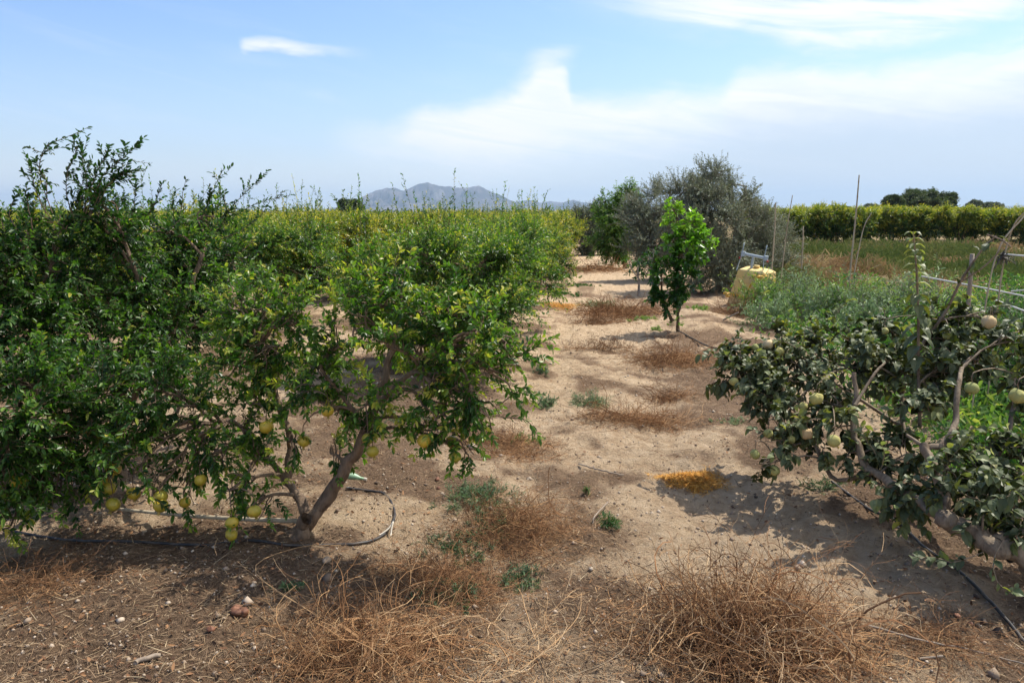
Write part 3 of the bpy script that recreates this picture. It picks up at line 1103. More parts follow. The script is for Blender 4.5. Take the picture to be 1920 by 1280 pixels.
def tree_left():
    base = G(228, 905)
    gw, gl = Geo(), Geo()
    b = np.array(base) - np.array([0, 0, .06])
    nodes = limb(gw, [b, P(218, 850, 4.7), P(225, 760, 4.7), P(250, 640, 4.8), P(260, 520, 4.8)], .06, .02, 20, 12)
    nodes += limb(gw, [P(218, 860, 4.7), P(170, 780, 4.6), P(110, 680, 4.5), P(60, 560, 4.6)], .04, .015, 16, 10)
    nodes += limb(gw, [P(220, 850, 4.7), P(290, 805, 4.5), P(350, 790, 4.2), P(420, 795, 4.0)], .028, .010, 14, 9)
    nodes += limb(gw, [P(225, 780, 4.7), P(300, 660, 4.8), P(350, 560, 5.0), P(380, 480, 5.1)], .03, .012, 16, 10)
    nodes += limb(gw, [P(215, 850, 4.65), P(150, 800, 4.1), P(90, 770, 3.7), P(40, 760, 3.4)], .03, .012, 14, 9)
    nodes += limb(gw, [P(60, 560, 4.6), P(-60, 520, 4.4), P(-160, 560, 4.2)], .02, .012, 10, 8)
    B = []
    r2 = np.random.default_rng(5)
    for px, py, d, r in [(30, 490, 4.6, .26), (120, 480, 4.7, .27), (210, 490, 4.9, .27), (300, 490, 5.2, .27), (375, 490, 5.4, .26), (440, 500, 5.6, .25), (-60, 495, 4.5, .28), (120, 425, 4.8, .16), (165, 405, 4.8, .15), (175, 365, 4.8, .10), (215, 425, 4.8, .14), (385, 415, 5.5, .15), (60, 435, 4.6, .14), (300, 435, 5.2, .15),
                         (60, 560, 4.5, .30), (160, 560, 4.6, .30), (260, 555, 4.9, .28), (350, 560, 5.1, .28), (420, 560, 5.3, .25), (-40, 560, 4.3, .32), (-150, 560, 4.3, .34),
                         (30, 640, 4.3, .30), (130, 630, 4.5, .30), (230, 620, 4.7, .28), (320, 620, 4.8, .28), (390, 620, 4.9, .24), (-80, 670, 4.1, .3),
                         (180, 690, 4.4, .22), (270, 690, 4.4, .2), (350, 690, 4.5, .2)]:
        B.append(cl(px, py, d, r))
    lo = [cl(60, 720, 3.7, .22), cl(130, 750, 3.8, .22), (cl(210, 740, 3.8, .20)), cl(0, 900, 3.55, .18), cl(60, 935, 3.6, .14), cl(130, 925, 3.7, .13), cl(-50, 960, 3.45, .17), cl(150, 860, 3.75, .15), cl(240, 820, 3.8, .14), cl(310, 800, 3.8, .13), cl(20, 985, 3.5, .09), cl(290, 730, 3.8, .20), cl(340, 760, 3.85, .15), cl(20, 790, 3.5, .22), cl(100, 820, 3.6, .20),
          cl(180, 820, 3.7, .18), cl(-60, 800, 3.4, .25), cl(40, 880, 3.5, .17, .17, .17, .1), cl(265, 870, 3.6, .12, .12, .18, .12), cl(285, 930, 3.5, .06, .06, .12, .2), cl(110, 900, 3.6, .14, .14, .12, .1),
          cl(360, 850, 3.8, .14, .14, .16, .1), cl(-40, 910, 3.4, .18), cl(200, 880, 3.8, .12, .12, .1, .1), cl(345, 920, 3.75, .10, .1, .14, .2)]
    grow(gw, gl, nodes[4:], B, leafL=.036, leafW=.42, per=25, dens=1.1, twigL=(.16, .34), t0=.16, t1=.52, upb=.12, tj=.13, yellow=.010)
    grow(gw, gl, nodes[4:], lo, leafL=.035, leafW=.42, per=26, dens=1.1, twigL=(.16, .34), t0=.22, t1=.60, tj=.13, yellow=.006)
    # tall shoots standing against the sky
    W = [([(95, 400), (72, 330), (80, 275), (115, 252), (156, 232)], 4.5, 46, 5), ([(95, 410), (62, 340), (45, 290)], 4.5, 40, 4), ([(85, 400), (90, 340), (78, 300)], 4.5, 30, 3),
         ([(140, 420), (120, 350), (135, 300), (150, 270)], 4.7, 44, 5), ([(150, 420), (170, 340), (195, 290), (200, 266)], 4.7, 50, 6),
         ([(150, 420), (190, 330), (230, 290), (267, 250)], 4.7, 60, 7), ([(160, 420), (200, 350), (240, 320), (266, 316)], 4.7, 46, 6), ([(155, 430), (180, 370), (215, 330), (240, 325)], 4.7, 50, 6),
         ([(150, 430), (165, 360), (160, 310), (155, 270)], 4.8, 46, 6), ([(130, 440), (140, 380), (180, 330)], 4.8, 46, 6), ([(170, 430), (150, 370), (170, 300)], 4.75, 50, 6),
         ([(30, 430), (20, 395), (30, 370)], 4.4, 26, 2), ([(10, 430), (5, 400), (-10, 380)], 4.4, 24, 2), ([(60, 430), (50, 380), (52, 342)], 4.5, 30, 3),
         ([(230, 440), (210, 380), (205, 345)], 5.0, 28, 2), ([(240, 440), (255, 380), (258, 338)], 5.0, 34, 4), ([(250, 440), (290, 390), (305, 342)], 5.1, 34, 3),
         ([(215, 440), (225, 390), (235, 350)], 5.0, 30, 3), ([(370, 450), (395, 370), (422, 312)], 5.5, 44, 4), ([(380, 450), (440, 380), (500, 322)], 5.5, 50, 4),
         ([(385, 450), (460, 390), (545, 366)], 5.6, 46, 4), ([(380, 440), (400, 400), (392, 350)], 5.5, 30, 3), ([(400, 450), (430, 400), (420, 350)], 5.5, 34, 3),
         ([(330, 440), (340, 390), (350, 335)], 5.3, 24, 2), ([(325, 440), (322, 390), (326, 350)], 5.3, 22, 2), ([(410, 450), (470, 420), (510, 375)], 5.5, 34, 3)]
    for pts, d, m, s in W:
        whip(gw, gl, [P(x, y, d) for x, y in pts], int(m * 1.0), .036, .42, r=.0035, side=int(s * 1.0), t0=.10, t1=.25, n=12)
    whip(gw, gl, [P(455, 470, 5.0), P(470, 450, 5.0), P(478, 430, 5.0)], 12, .04, .3, t0=.9, t1=.95, n=6)
    whip(gw, gl, [P(145, 690, 4.0), P(144, 668, 4.0), P(150, 655, 4.0)], 9, .035, .34, t0=.95, t1=.98, n=6)
    root = thing('pomegranate_tree', base, 'big dark pomegranate tree at the left edge with tall shoots against the sky', 'pomegranate tree', 'pomegranate trees of the left orchard')
    ends = np.array([c[:3] for c in lo])
    for px, py, d in [(213, 880, 3.75), (205, 915, 3.7), (197, 905, 3.78), (251, 925, 3.6), (213, 945, 3.62), (347, 941, 3.62), (301, 947, 3.5), (175, 905, 3.75), (300, 930, 3.52), (30, 900, 3.45), (-20, 880, 3.4)]:
        hang_fruit(root, base, P(px, py, d), ME_POM, ME_CAL, gw, ends, rng.uniform(.85, 1.08))
    gw.build('trunk', M_BARK, root, base, smooth=True)
    gl.build('crown', M_POM, root, base)


# ---- orchard trees built once, then copied ----
def bush_geo(seed, Rr=1.25, H=1.75, zlow=.55, nc=26, cr=.34, leafL=.05, per=16, dens=1.0, yellow=.03, t0=.2, t1=.62, whips=8, tpl=LANCE, topt=.12, leafW=.34, sides=6, rag=1.0):
    global rng
    keep = rng
    rng = np.random.default_rng(seed)
    gw, gl = Geo(), Geo()
    nodes = []
    for k in range(4):
        a = k * 1.6 + rng.uniform(-.3, .3)
        e = np.array([math.cos(a) * Rr * .55, math.sin(a) * Rr * .55, H * rng.uniform(.6, .75)])
        m1 = np.array([math.cos(a) * Rr * .12, math.sin(a) * Rr * .12, H * .25])
        nodes += limb(gw, [(0, 0, -.08), m1, (m1 + e) / 2 + np.array([0, 0, .05]), e], .045, .014, 10, sides)
    C = []
    for k in range(nc):
        u = (k + .5) / nc
        z = zlow + (H - zlow) * (rng.random() ** .75)
        rr = Rr * (1 - .35 * max(0, (z - zlow) / (H - zlow) - .55) * 2) * math.sqrt(rng.uniform(.15, 1))
        a = k * 2.39996 + rng.uniform(-.3, .3)
        s = cr * rng.uniform(.75, 1.2)
        C.append((rr * math.cos(a) * .82, rr * math.sin(a) * .82, min(z, H - s * .7), s, s, s * .85))
    grow(gw, gl, nodes[4:], C, leafL=leafL, leafW=leafW, per=per, dens=dens, twigL=(.2, .42), t0=t0, t1=t1, tj=.13, yellow=yellow, tpl=tpl, sides=4, topt=topt, zmid=H * .6)
    for k in range(whips):
        a = rng.uniform(0, 6.28)
        r0 = Rr * math.sqrt(rng.uniform(0, .8))
        p0 = np.array([r0 * math.cos(a), r0 * math.sin(a), H * .82])
        h = rng.uniform(.25, .62) * rag
        p2 = p0 + np.array([rng.uniform(-.2, .2), rng.uniform(-.2, .2), h + .1])
        whip(gw, gl, [p0, (p0 + p2) / 2 + rng.normal(size=3) * .04, p2], int(14 + 26 * h), leafL, leafW, side=2, t0=.30, t1=.62, n=7, tpl=tpl, yellow=yellow * 1.5)
    rng = keep
    return gw, gl


def bush_proto(seed, label, leafmat, group, name='pomegranate_tree', cat='pomegranate tree', **kw):
    gw, gl = bush_geo(seed, **kw)
    root = thing(name, (0, 0, 0), label, cat, group)
    gw.build('trunk', M_BARK, root, smooth=True)
    gl.build('crown', leafmat, root)
    root['_used'] = False
    return root


ORD = ['nearest', 'second', 'third', 'fourth', 'fifth', 'sixth', 'seventh', 'eighth', 'ninth', 'tenth', 'eleventh', 'twelfth', 'thirteenth', 'fourteenth', 'fifteenth', 'sixteenth',
       'seventeenth', 'eighteenth', 'nineteenth', 'twentieth', 'twenty first', 'twenty second', 'twenty third', 'twenty fourth', 'twenty fifth', 'twenty sixth']


def use(proto, loc, rz, scale, label, group):
    if proto.get('_used') is False:
        del proto['_used']
        proto.location = loc
        proto.rotation_euler = (0, 0, rz)
        proto.scale = scale
        proto['label'] = label
        proto['group'] = group
        return proto
    return dup(proto, loc, rz, scale, label, group)


def orchard_left():
    grp = 'pomegranate trees of the left orchard'
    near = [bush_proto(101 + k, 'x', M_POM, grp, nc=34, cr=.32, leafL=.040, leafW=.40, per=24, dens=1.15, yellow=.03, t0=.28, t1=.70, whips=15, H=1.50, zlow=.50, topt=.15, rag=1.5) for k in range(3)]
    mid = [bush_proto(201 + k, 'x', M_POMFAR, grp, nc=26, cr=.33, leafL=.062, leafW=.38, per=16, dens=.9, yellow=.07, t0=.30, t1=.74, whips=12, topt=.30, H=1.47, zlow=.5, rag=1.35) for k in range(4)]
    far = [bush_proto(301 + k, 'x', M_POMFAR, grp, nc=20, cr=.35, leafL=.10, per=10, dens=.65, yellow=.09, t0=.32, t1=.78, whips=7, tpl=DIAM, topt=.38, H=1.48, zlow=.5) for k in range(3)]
    r = np.random.default_rng(77)
    total = 0
    rows = [(-1.62, 7.9, 24), (-5.1, 8.2, 17), (-8.6, 8.8, 15), (-12.1, 12.5, 13), (-15.6, 16, 12), (-19.1, 20, 10), (-22.6, 24.5, 9), (-26.1, 28.5, 8), (-29.6, 33, 7), (-33.1, 37, 6), (-36.6, 41, 5)]
    names = ['the row beside the path', 'the second row from the path', 'the third row from the path', 'the fourth row from the path']
    for ri, (x0, y0, cnt) in enumerate(rows):
        for k in range(cnt):
            y = y0 + k * 3.05 + r.uniform(-.2, .2)
            x = x0 + r.uniform(-.12, .12)
            d = math.hypot(x, y)
            if d < 15:
                p = near[(k + ri) % 3]
            elif d < 34:
                p = mid[(k + 2 * ri) % 4]
            else:
                p = far[(k + ri) % 3]
            s = r.uniform(.90, 1.10)
            if ri < 4 and (ri == 0 or k < 9):
                extra = ['leafy green', 'yellow tinged', 'yellow topped'][0 if d < 15 else (1 if d < 34 else 2)]
                label = '%s pomegranate tree, %s from the camera in %s' % (extra, ('first' if k == 0 and ri == 1 else ORD[k + (1 if ri == 0 else 0)]), names[ri])
            elif ri < 4:
                label = 'distant pomegranate tree crown showing only its yellow green top in the far left rows'
            else:
                label = 'pomegranate tree deep in the left orchard, little but its top showing'
            use(p, (x, y, float(hz(x, y))), r.uniform(0, 6.28), (s, s, s * r.uniform(.95, 1.05)), label, grp)
            total += 1
    # red fruit on the second tree by the path
    return near


def orchard_right():
    grp = 'pomegranate trees of the far right orchard'
    pr = [bush_proto(401 + k, 'x', M_POMFAR, grp, Rr=1.22, nc=30, cr=.36, leafL=.12, per=9, dens=.7, yellow=.06, t0=.14, t1=.58, whips=3, tpl=DIAM, topt=.55, H=1.80, zlow=.42, rag=.4) for k in range(3)]
    r = np.random.default_rng(99)
    for row in range(3):
        n = [11, 9, 8][row]
        for k in range(n):
            px = [1420, 1440, 1470][row] + k * [64, 74, 80][row]
            d = 39.5 + row * 4.2 + r.uniform(-.4, .4)
            q = P(px + r.uniform(-6, 6), 400, d)
            s = r.uniform(.98, 1.10)
            if row == 0:
                label = 'dark green tree with yellow top, first from left, front row of far right orchard' if k == 0 else \
                    'dark green tree with yellow top, %s from left, front row of far right orchard' % ORD[k]
            else:
                label = 'yellow green tree top behind the front row of the far right orchard'
            use(pr[(k + row) % 3], (q.x, q.y, 0), r.uniform(0, 6.28), (s, s, s), label, grp)


# ---- olives, almond, citrus ----
def custom_tree(name, cat, label, base, limbs, clumps, leafmat, barkmat, group=None, extra=None, **kw):
    gw, gl = Geo(), Geo()
    nodes = []
    for pts, r0, r1 in limbs:
        nodes += limb(gw, pts, r0, r1, 12, 8)
    grow(gw, gl, nodes[2:], clumps, **kw)
    if extra:
        extra(gw, gl)
    root = thing(name, base, label, cat, group)
    gw.build('trunk', barkmat, root, base, smooth=True)
    gl.build('crown', leafmat, root, base)
    return root


def olives():
    grp = 'olive trees right of the path'
    kw = dict(leafL=.060, leafW=.24, per=20, dens=1.35, twigL=(.25, .5), t0=.38, t1=.72, tj=.24, droop=0.0, upb=.45, sub=7, limb_r=.02, twig_r=.003)
    # the tall one
    d = 16.8
    b = P(1352, 545, d)
    b.z = 0
    L = [([b, P(1350, 500, d), P(1340, 440, d), P(1320, 370, d)], .11, .03), ([b, P(1370, 490, d), P(1385, 420, d), P(1400, 350, d)], .09, .03), ([b, P(1330, 490, d - .3), P(1290, 440, d - .4)], .07, .03)]
    C = [cl(px, py, d + dd, r) for px, py, dd, r in [(1330, 335, 0, .33), (1300, 350, .3, .32), (1355, 350, .2, .26), (1270, 370, .3, .36), (1320, 390, -.5, .42), (1375, 385, .1, .30), (1400, 375, 0, .24),
                                                     (1250, 400, 0, .34), (1290, 430, -.5, .42), (1360, 430, -.6, .46), (1410, 410, .1, .34), (1430, 430, .2, .30), (1445, 465, .2, .30), (1455, 500, .1, .28), (1320, 355, -.3, .34), (1280, 385, -.3, .38), (1350, 400, -.5, .40), (1310, 450, -.8, .42), (1400, 460, -.2, .42), (1330, 480, -.7, .45),
                                                     (1370, 500, -.7, .42), (1290, 490, -.3, .40), (1430, 480, .2, .36), (1300, 530, -.3, .3), (1410, 515, -.2, .34), (1345, 320, .1, .18), (1350, 530, -.6, .28)]]

    def ex(gw, gl):
        for px, py in [(1310, 325), (1340, 302), (1325, 310), (1355, 325), (1375, 340), (1398, 352), (1420, 372), (1275, 338), (1255, 350), (1300, 318), (1368, 318), (1432, 385), (1408, 360)]:
            q = P(px, py, d)
            whip(gw, gl, [q - Vector((rng.uniform(-.1, .1), 0, .5)), q - Vector((0, 0, .2)), q], 30, .065, .24, r=.006, side=6, n=7, t0=.3, t1=.6)
    custom_tree('olive_tree', 'olive tree', 'tallest grey olive tree, behind the small green citrus tree', b, L, C, M_OLI, M_BARKG, grp, ex, **kw)
    d = 19.5
    b = P(1225, 520, d)
    b.z = 0
    L = [([b, P(1225, 480, d), P(1215, 430, d), P(1210, 390, d)], .09, .03), ([b, P(1235, 470, d), P(1250, 430, d), P(1255, 390, d)], .08, .03)]
    C = [cl(px, py, d + dd, r) for px, py, dd, r in [(1205, 385, 0, .34), (1230, 370, .2, .32), (1255, 385, 0, .32), (1195, 420, -.3, .36), (1225, 420, -.5, .42), (1260, 420, -.3, .40),
                                                     (1200, 460, -.3, .38), (1235, 465, -.5, .40), (1265, 470, 0, .36), (1190, 440, 0, .28), (1182, 470, 0, .30), (1188, 400, 0, .28), (1275, 430, .3, .42), (1285, 400, .4, .36), (1280, 470, .2, .42), (1215, 450, -.6, .40), (1215, 495, -.2, .3), (1245, 500, -.2, .3)]]
    custom_tree('olive_tree', 'olive tree', 'rounded pale grey olive tree between the almond tree and the tall olive', b, L, C, M_OLI, M_BARKG, grp, None, **{**kw, 't0': .4, 't1': .75})
    d = 18.0
    b = P(1468, 530, d)
    b.z = 0
    L = [([b, P(1468, 500, d), P(1465, 460, d)], .05, .02)]
    C = [cl(px, py, d + dd, r) for px, py, dd, r in [(1450, 425, 0, .30), (1475, 450, 0, .28), (1445, 465, -.1, .34), (1482, 480, 0, .26), (1465, 500, 0, .32), (1430, 490, 0, .34), (1435, 410, .2, .26)]]
    custom_tree('olive_tree', 'olive tree', 'low wispy olive bush at the right foot of the tall olive', b, L, C, M_OLI, M_BARKG, grp, None, **{**kw, 't0': .5, 't1': .85, 'dens': 1.0})
    d = 31.0
    b = P(1108, 478, d)
    b.z = 0
    L = [([b, P(1108, 455, d), P(1104, 420, d)], .10, .03)]
    C = [cl(px, py, d + dd, r) for px, py, dd, r in [(1092, 415, 0, .45), (1112, 405, 0, .45), (1130, 412, .3, .4), (1100, 440, -.2, .5), (1122, 440, 0, .45), (1085, 440, 0, .3), (1112, 460, 0, .4), (1128, 395, 0, .3), (1140, 430, .4, .5), (1150, 410, .4, .45), (1155, 445, .4, .45), (1098, 462, 0, .4)]]
    custom_tree('olive_tree', 'olive tree', 'dark olive tree at the far end of the path', b, L, C, M_OLI, M_BARKG, grp, None, **{**kw, 't0': .1, 't1': .4, 'leafL': .1, 'per': 13})
    # almond with its trunk showing
    d = 23.5
    b = P(1172, 501, d)
    b.z = 0
    L = [([b, P(1171, 480, d), P(1170, 455, d)], .085, .065), ([P(1170, 457, d), P(1165, 420, d), P(1172, 370, d)], .06, .02), ([P(1170, 460, d), P(1150, 430, d), P(1140, 400, d)], .05, .02)]
    C = [cl(px, py, d + dd, r) for px, py, dd, r in [(1172, 368, 0, .30), (1160, 385, 0, .34), (1180, 385, 0, .30), (1150, 405, -.2, .36), (1172, 415, -.2, .38), (1182, 440, 0, .26), (1150, 435, -.2, .38),
                                                     (1165, 450, -.3, .34), (1138, 460, 0, .24), (1132, 400, 0, .20), (1150, 465, -.2, .26), (1130, 375, 0, .14), (1120, 465, -.2, .22), (1128, 445, -.2, .24), (1145, 475, -.2, .24), (1162, 470, -.3, .26), (1178, 400, .2, .3)]]
    kw2 = dict(leafL=.10, leafW=.24, per=17, dens=1.05, twigL=(.3, .5), t0=.2, t1=.7, tj=.2, droop=.16, upb=.1, sub=6, limb_r=.02, twig_r=.003)

    def ex2(gw, gl):
        for px, py in [(1185, 345), (1175, 338), (1165, 350), (1192, 355), (1131, 352), (1127, 368), (1195, 362)]:
            q = P(px, py, d)
            whip(gw, gl, [q - Vector((rng.uniform(-.1, .1), 0, .5)), q - Vector((0, 0, .1)), q + Vector((rng.uniform(-.15, .15), 0, -.05))], 22, .09, .22, r=.006, side=4, n=7, t0=.3, t1=.6)
    custom_tree('almond_tree', 'almond tree', 'slim drooping green almond tree with a bare dark trunk beside the path', b, L, C, M_ALM, M_BARK, None, ex2, **kw2)


def citrus():
    d = 10.7
    b = G(1270, 622)
    gw, gl = Geo(), Geo()
    nodes = limb(gw, [Vector(b) - Vector((0, 0, .05)), P(1271, 600, d), P(1273, 560, d), P(1272, 500, d), P(1275, 430, d)], .030, .012, 18, 10)
    nodes += limb(gw, [P(1262, 603, d), P(1252, 585, d), P(1242, 560, d + .05), P(1240, 530, d)], .028, .012, 12, 9)
    nodes += limb(gw, [P(1272, 575, d), P(1262, 560, d), P(1266, 540, d)], .020, .010, 7, 8)
    C = [cl(px, py, d + dd, r * .95) for px, py, dd, r in [(1262, 392, 0, .11), (1262, 415, .05, .12), (1295, 415, -.05, .12), (1285, 445, -.1, .17), (1318, 450, 0, .15), (1300, 465, -.1, .17), (1262, 455, 0, .14),
                                                     (1330, 440, 0, .08), (1280, 485, -.1, .19), (1312, 485, 0, .15), (1250, 500, -.05, .16), (1285, 515, -.1, .19), (1240, 530, 0, .16), (1270, 545, -.1, .19),
                                                     (1290, 545, 0, .14), (1232, 560, 0, .14), (1255, 568, -.1, .15), (1240, 505, 0, .12)]]
    grow(gw, gl, nodes[5:], C, leafL=.075, leafW=.46, per=11, dens=1.05, twigL=(.12, .22), t0=.28, t1=.66, tj=.10, yellow=0, topt=.9, zmid=1.15, limb_r=.010, droop=.02, upb=.3)
    for px, py in [(1256, 372), (1268, 380), (1296, 392), (1312, 405), (1334, 430), (1250, 392), (1340, 448), (1305, 398)]:
        q = P(px, py, d)
        whip(gw, gl, [q - Vector((rng.uniform(-.06, .06), 0, .28)), q - Vector((0, 0, .12)), q], 14, .075, .46, r=.004, side=1, n=6, t0=.75, t1=.95)
    # young shoots with leaves climbing the stem
    tw = twigs(np.array([tuple(P(1268 + rng.uniform(-3, 3), 612 - rng.uniform(0, 75), d - .03)) for _ in range(26)]), rdir(26, .8), .12, 5, 0, .1)
    tubes(gw, tw, np.full((1, 5), .0015), 3)
    leafy(gl, tw, 6, .045, .02, LANCE, .55, .8, .1)
    root = thing('citrus_tree', b, 'small bright green citrus tree with leafy stem standing alone right of the path', 'citrus tree')
    gw.build('trunk', M_BARK, root, b, smooth=True)
    gl.build('crown', M_CIT, root, b)
    # twiggy sapling left of it
    d = 15.5
    b = P(1197, 548, d)
    b.z = float(hz(b.x, b.y))
    L = [([b - Vector((0, 0, .05)), P(1198, 530, d), P(1196, 510, d), P(1200, 480, d)], .03, .012), ([P(1197, 520, d), P(1185, 505, d), P(1180, 490, d)], .015, .006), ([P(1197, 515, d), P(1215, 510, d), P(1225, 480, d)], .014, .006)]
    C = [cl(px, py, d, r) for px, py, r in [(1185, 500, .12), (1200, 490, .13), (1218, 485, .14), (1195, 515, .11), (1212, 505, .12), (1225, 470, .10)]]
    custom_tree('sapling', 'sapling', 'thin twiggy dark sapling between the almond tree and the citrus tree', b, L, C, M_CIT, M_BARKG, None, None, leafL=.075, leafW=.42, per=8, dens=.7, twigL=(.2, .3), t0=.05, t1=.3, tj=.1)


# ---- the quince on the right ----
def quince():
    base = G(2085, 1175)
    gw, gl = Geo(), Geo()
    b = Vector(base) - Vector((0, 0, .08))
    nodes = []
    nodes += limb(gw, [b, P(2010, 1120, 3.05), P(1930, 1062, 3.1), P(1870, 1020, 3.15), P(1800, 990, 3.25), P(1765, 965, 3.3)], .058, .033, 20, 14, .05)
    nodes += limb(gw, [P(1768, 967, 3.3), P(1772, 930, 3.35), P(1752, 880, 3.42), P(1733, 835, 3.5)], .027, .019, 12, 10, .04)
    nodes += limb(gw, [P(1734, 838, 3.5), P(1770, 835, 3.5), P(1790, 790, 3.6), P(1797, 720, 3.7), P(1805, 690, 3.8)], .018, .010, 12, 8, .05)
    nodes += limb(gw, [P(1734, 838, 3.5), P(1715, 825, 3.55), P(1700, 815, 3.6)], .012, .007, 5, 7)
    nodes += limb(gw, [P(1790, 985, 3.27), P(1740, 955, 3.4), P(1690, 915, 3.6), P(1640, 885, 3.8), P(1612, 850, 3.9), P(1602, 790, 4.0), P(1603, 700, 4.1)], .030, .012, 22, 9, .04)
    nodes += limb(gw, [P(1603, 760, 4.0), P(1640, 700, 4.1), P(1660, 680, 4.15)], .010, .006, 7, 7)
    nodes += limb(gw, [P(1640, 885, 3.8), P(1570, 900, 4.0), P(1540, 860, 4.1), P(1500, 780, 4.3), P(1450, 740, 4.5), P(1400, 720, 4.7)], .014, .007, 16, 7)
    nodes += limb(gw, [P(1850, 1010, 3.2), P(1870, 960, 3.4), P(1850, 900, 3.5), P(1880, 840, 3.6), P(1900, 760, 3.7)], .024, .010, 14, 9)
    nodes += limb(gw, [P(1900, 1045, 3.15), P(1820, 930, 3.7), P(1740, 880, 4.1), P(1690, 800, 4.4), P(1700, 700, 4.5)], .022, .010, 16, 9)
    nodes += limb(gw, [P(1690, 800, 4.4), P(1600, 740, 4.7), P(1520, 690, 4.9), P(1450, 650, 5.1)], .012, .006, 12, 7)
    # the long brown branch that climbs to the right
    diag = limb(gw, [P(1690, 740, 4.3), P(1720, 660, 4.25), P(1770, 590, 4.2), P(1800, 530, 4.15), P(1840, 470, 4.1), P(1868, 442, 4.1)], .012, .004, 20, 7)
    nodes += diag
    nodes += limb(gw, [P(1800, 530, 4.15), P(1845, 500, 4.1), P(1875, 470, 4.05)], .006, .003, 6, 6)
    nodes += limb(gw, [P(1850, 440, 4.1), P(1875, 448, 4.05), P(1895, 462, 4.0)], .005, .003, 5, 6)
    shoot = limb(gw, [P(1725, 800, 3.9), P(1722, 700, 3.95), P(1722, 600, 4.0), P(1718, 500, 4.0), P(1712, 436, 4.0)], .010, .003, 16, 6)
    nodes += shoot
    nodes += limb(gw, [P(1870, 1015, 3.15), P(1960, 900, 3.4), P(2050, 760, 3.6)], .03, .014, 12, 9)
    C = []
    for px, py, d, r in [(1385, 665, 4.8, .15), (1375, 705, 4.7, .13), (1420, 715, 4.7, .14), (1440, 675, 4.9, .15), (1465, 640, 5.0, .14), (1395, 740, 4.6, .09), (1450, 745, 4.5, .12),
                         (1500, 700, 4.7, .15), (1540, 660, 4.8, .15), (1560, 720, 4.4, .14), (1600, 640, 4.6, .15), (1500, 760, 4.3, .11), (1640, 680, 4.4, .15), (1590, 690, 4.4, .13),
                         (1460, 800, 4.2, .10), (1445, 845, 4.1, .09), (1430, 870, 4.0, .06), (1520, 800, 4.2, .11), (1570, 800, 4.1, .11), (1560, 760, 4.2, .11),
                         (1680, 640, 4.5, .16), (1700, 700, 4.3, .15), (1740, 660, 4.3, .16), (1760, 600, 4.3, .13), (1800, 640, 4.2, .15), (1780, 700, 4.0, .14), (1830, 690, 4.0, .14),
                         (1690, 760, 4.0, .13), (1650, 770, 4.0, .12), (1740, 780, 3.8, .13), (1700, 850, 3.8, .12), (1660, 840, 3.9, .11), (1800, 780, 3.7, .14), (1860, 760, 3.7, .15),
                         (1900, 700, 3.8, .15), (1880, 820, 3.5, .15), (1830, 850, 3.5, .13), (1780, 880, 3.5, .12), (1920, 880, 3.4, .14), (1870, 910, 3.4, .13), (1820, 930, 3.5, .12),
                         (1910, 970, 3.3, .12), (1700, 920, 3.6, .11), (1650, 910, 3.8, .11), (1740, 930, 3.5, .10), (1690, 960, 3.55, .06), (1960, 820, 3.5, .18), (1990, 700, 3.7, .18),
                         (1860, 600, 4.1, .10), (1660, 600, 4.6, .10), (1900, 640, 3.9, .12), (1395, 690, 4.75, .14), (1480, 720, 4.6, .14), (1620, 740, 4.2, .12), (1540, 850, 4.1, .08), (1800, 920, 3.35, .11), (1850, 950, 3.2, .10), (1900, 930, 3.15, .12), (1760, 900, 3.4, .09), (1930, 1000, 3.1, .08), (1870, 980, 3.3, .09), (1640, 860, 3.9, .10), (1590, 850, 3.95, .09), (1740, 720, 4.0, .12), (1410, 560, 5.6, .09)]:
        if (1610 < px < 1705 and 700 < py < 785) or (1765 < px < 1905 and 735 < py < 835):
            continue
        C.append(cl(px, py, d, r * rng.uniform(.8, 1.08)))
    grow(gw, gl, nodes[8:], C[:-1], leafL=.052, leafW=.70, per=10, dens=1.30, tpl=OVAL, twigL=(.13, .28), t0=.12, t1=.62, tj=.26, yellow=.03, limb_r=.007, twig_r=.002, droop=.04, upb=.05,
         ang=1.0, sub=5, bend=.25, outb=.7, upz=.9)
    # leaves of the upright shoot: large, pale and drooping, smaller at its tip
    up = smooth_path(np.array(shoot)[5:], 15)
    for k, p in enumerate(up):
        k = k * .72
        for q in range(3):
            a = k * 2.4 + q * 2.1
            dd = np.array([[math.cos(a), math.sin(a), .25 - .5 * (k < 5)]])
            tk = .40 if k < 3 else (.62 if k < 5 else .80)
            leaves(gl, np.array([p]) + dd * .005, dd, np.array([[0, 0, 1.]]), .092 - .0048 * k, .064 - .0034 * k, OVAL, np.array([tk + rng.normal() * .02]), 0, .5)
    for p in diag[7:]:
        for q in range(1):
            dd = rdir(1, .1)
            leaves(gl, p[None] + dd * .01, dd, np.array([[0, 0, 1.]]), .055, .04, OVAL, np.array([rng.uniform(.1, .7)]), 0, .3)
    # bright young shoots among the dark leaves
    for pts in ([P(1470, 640, 4.7), P(1500, 650, 4.6), P(1508, 605, 4.6)], [P(1640, 850, 3.8), P(1620, 820, 3.8), P(1605, 795, 3.75)], [P(1650, 880, 3.7), P(1655, 850, 3.65), P(1640, 830, 3.6)],
                [P(1560, 620, 4.7), P(1570, 580, 4.8), P(1590, 560, 4.8)], [P(1420, 600, 5.0), P(1430, 570, 5.1), P(1440, 540, 5.1)], [P(1470, 770, 4.3), P(1460, 762, 4.25), P(1450, 755, 4.2)],
                [P(1880, 1010, 3.1), P(1860, 1060, 3.0), P(1880, 1100, 2.95), P(1905, 1095, 2.9)], [P(1870, 680, 3.9), P(1905, 665, 3.9), P(1920, 662, 3.9)]):
        whip(gw, gl, pts, 11, .045, .65, r=.003, t0=.68, t1=.85, tpl=OVAL, n=7)
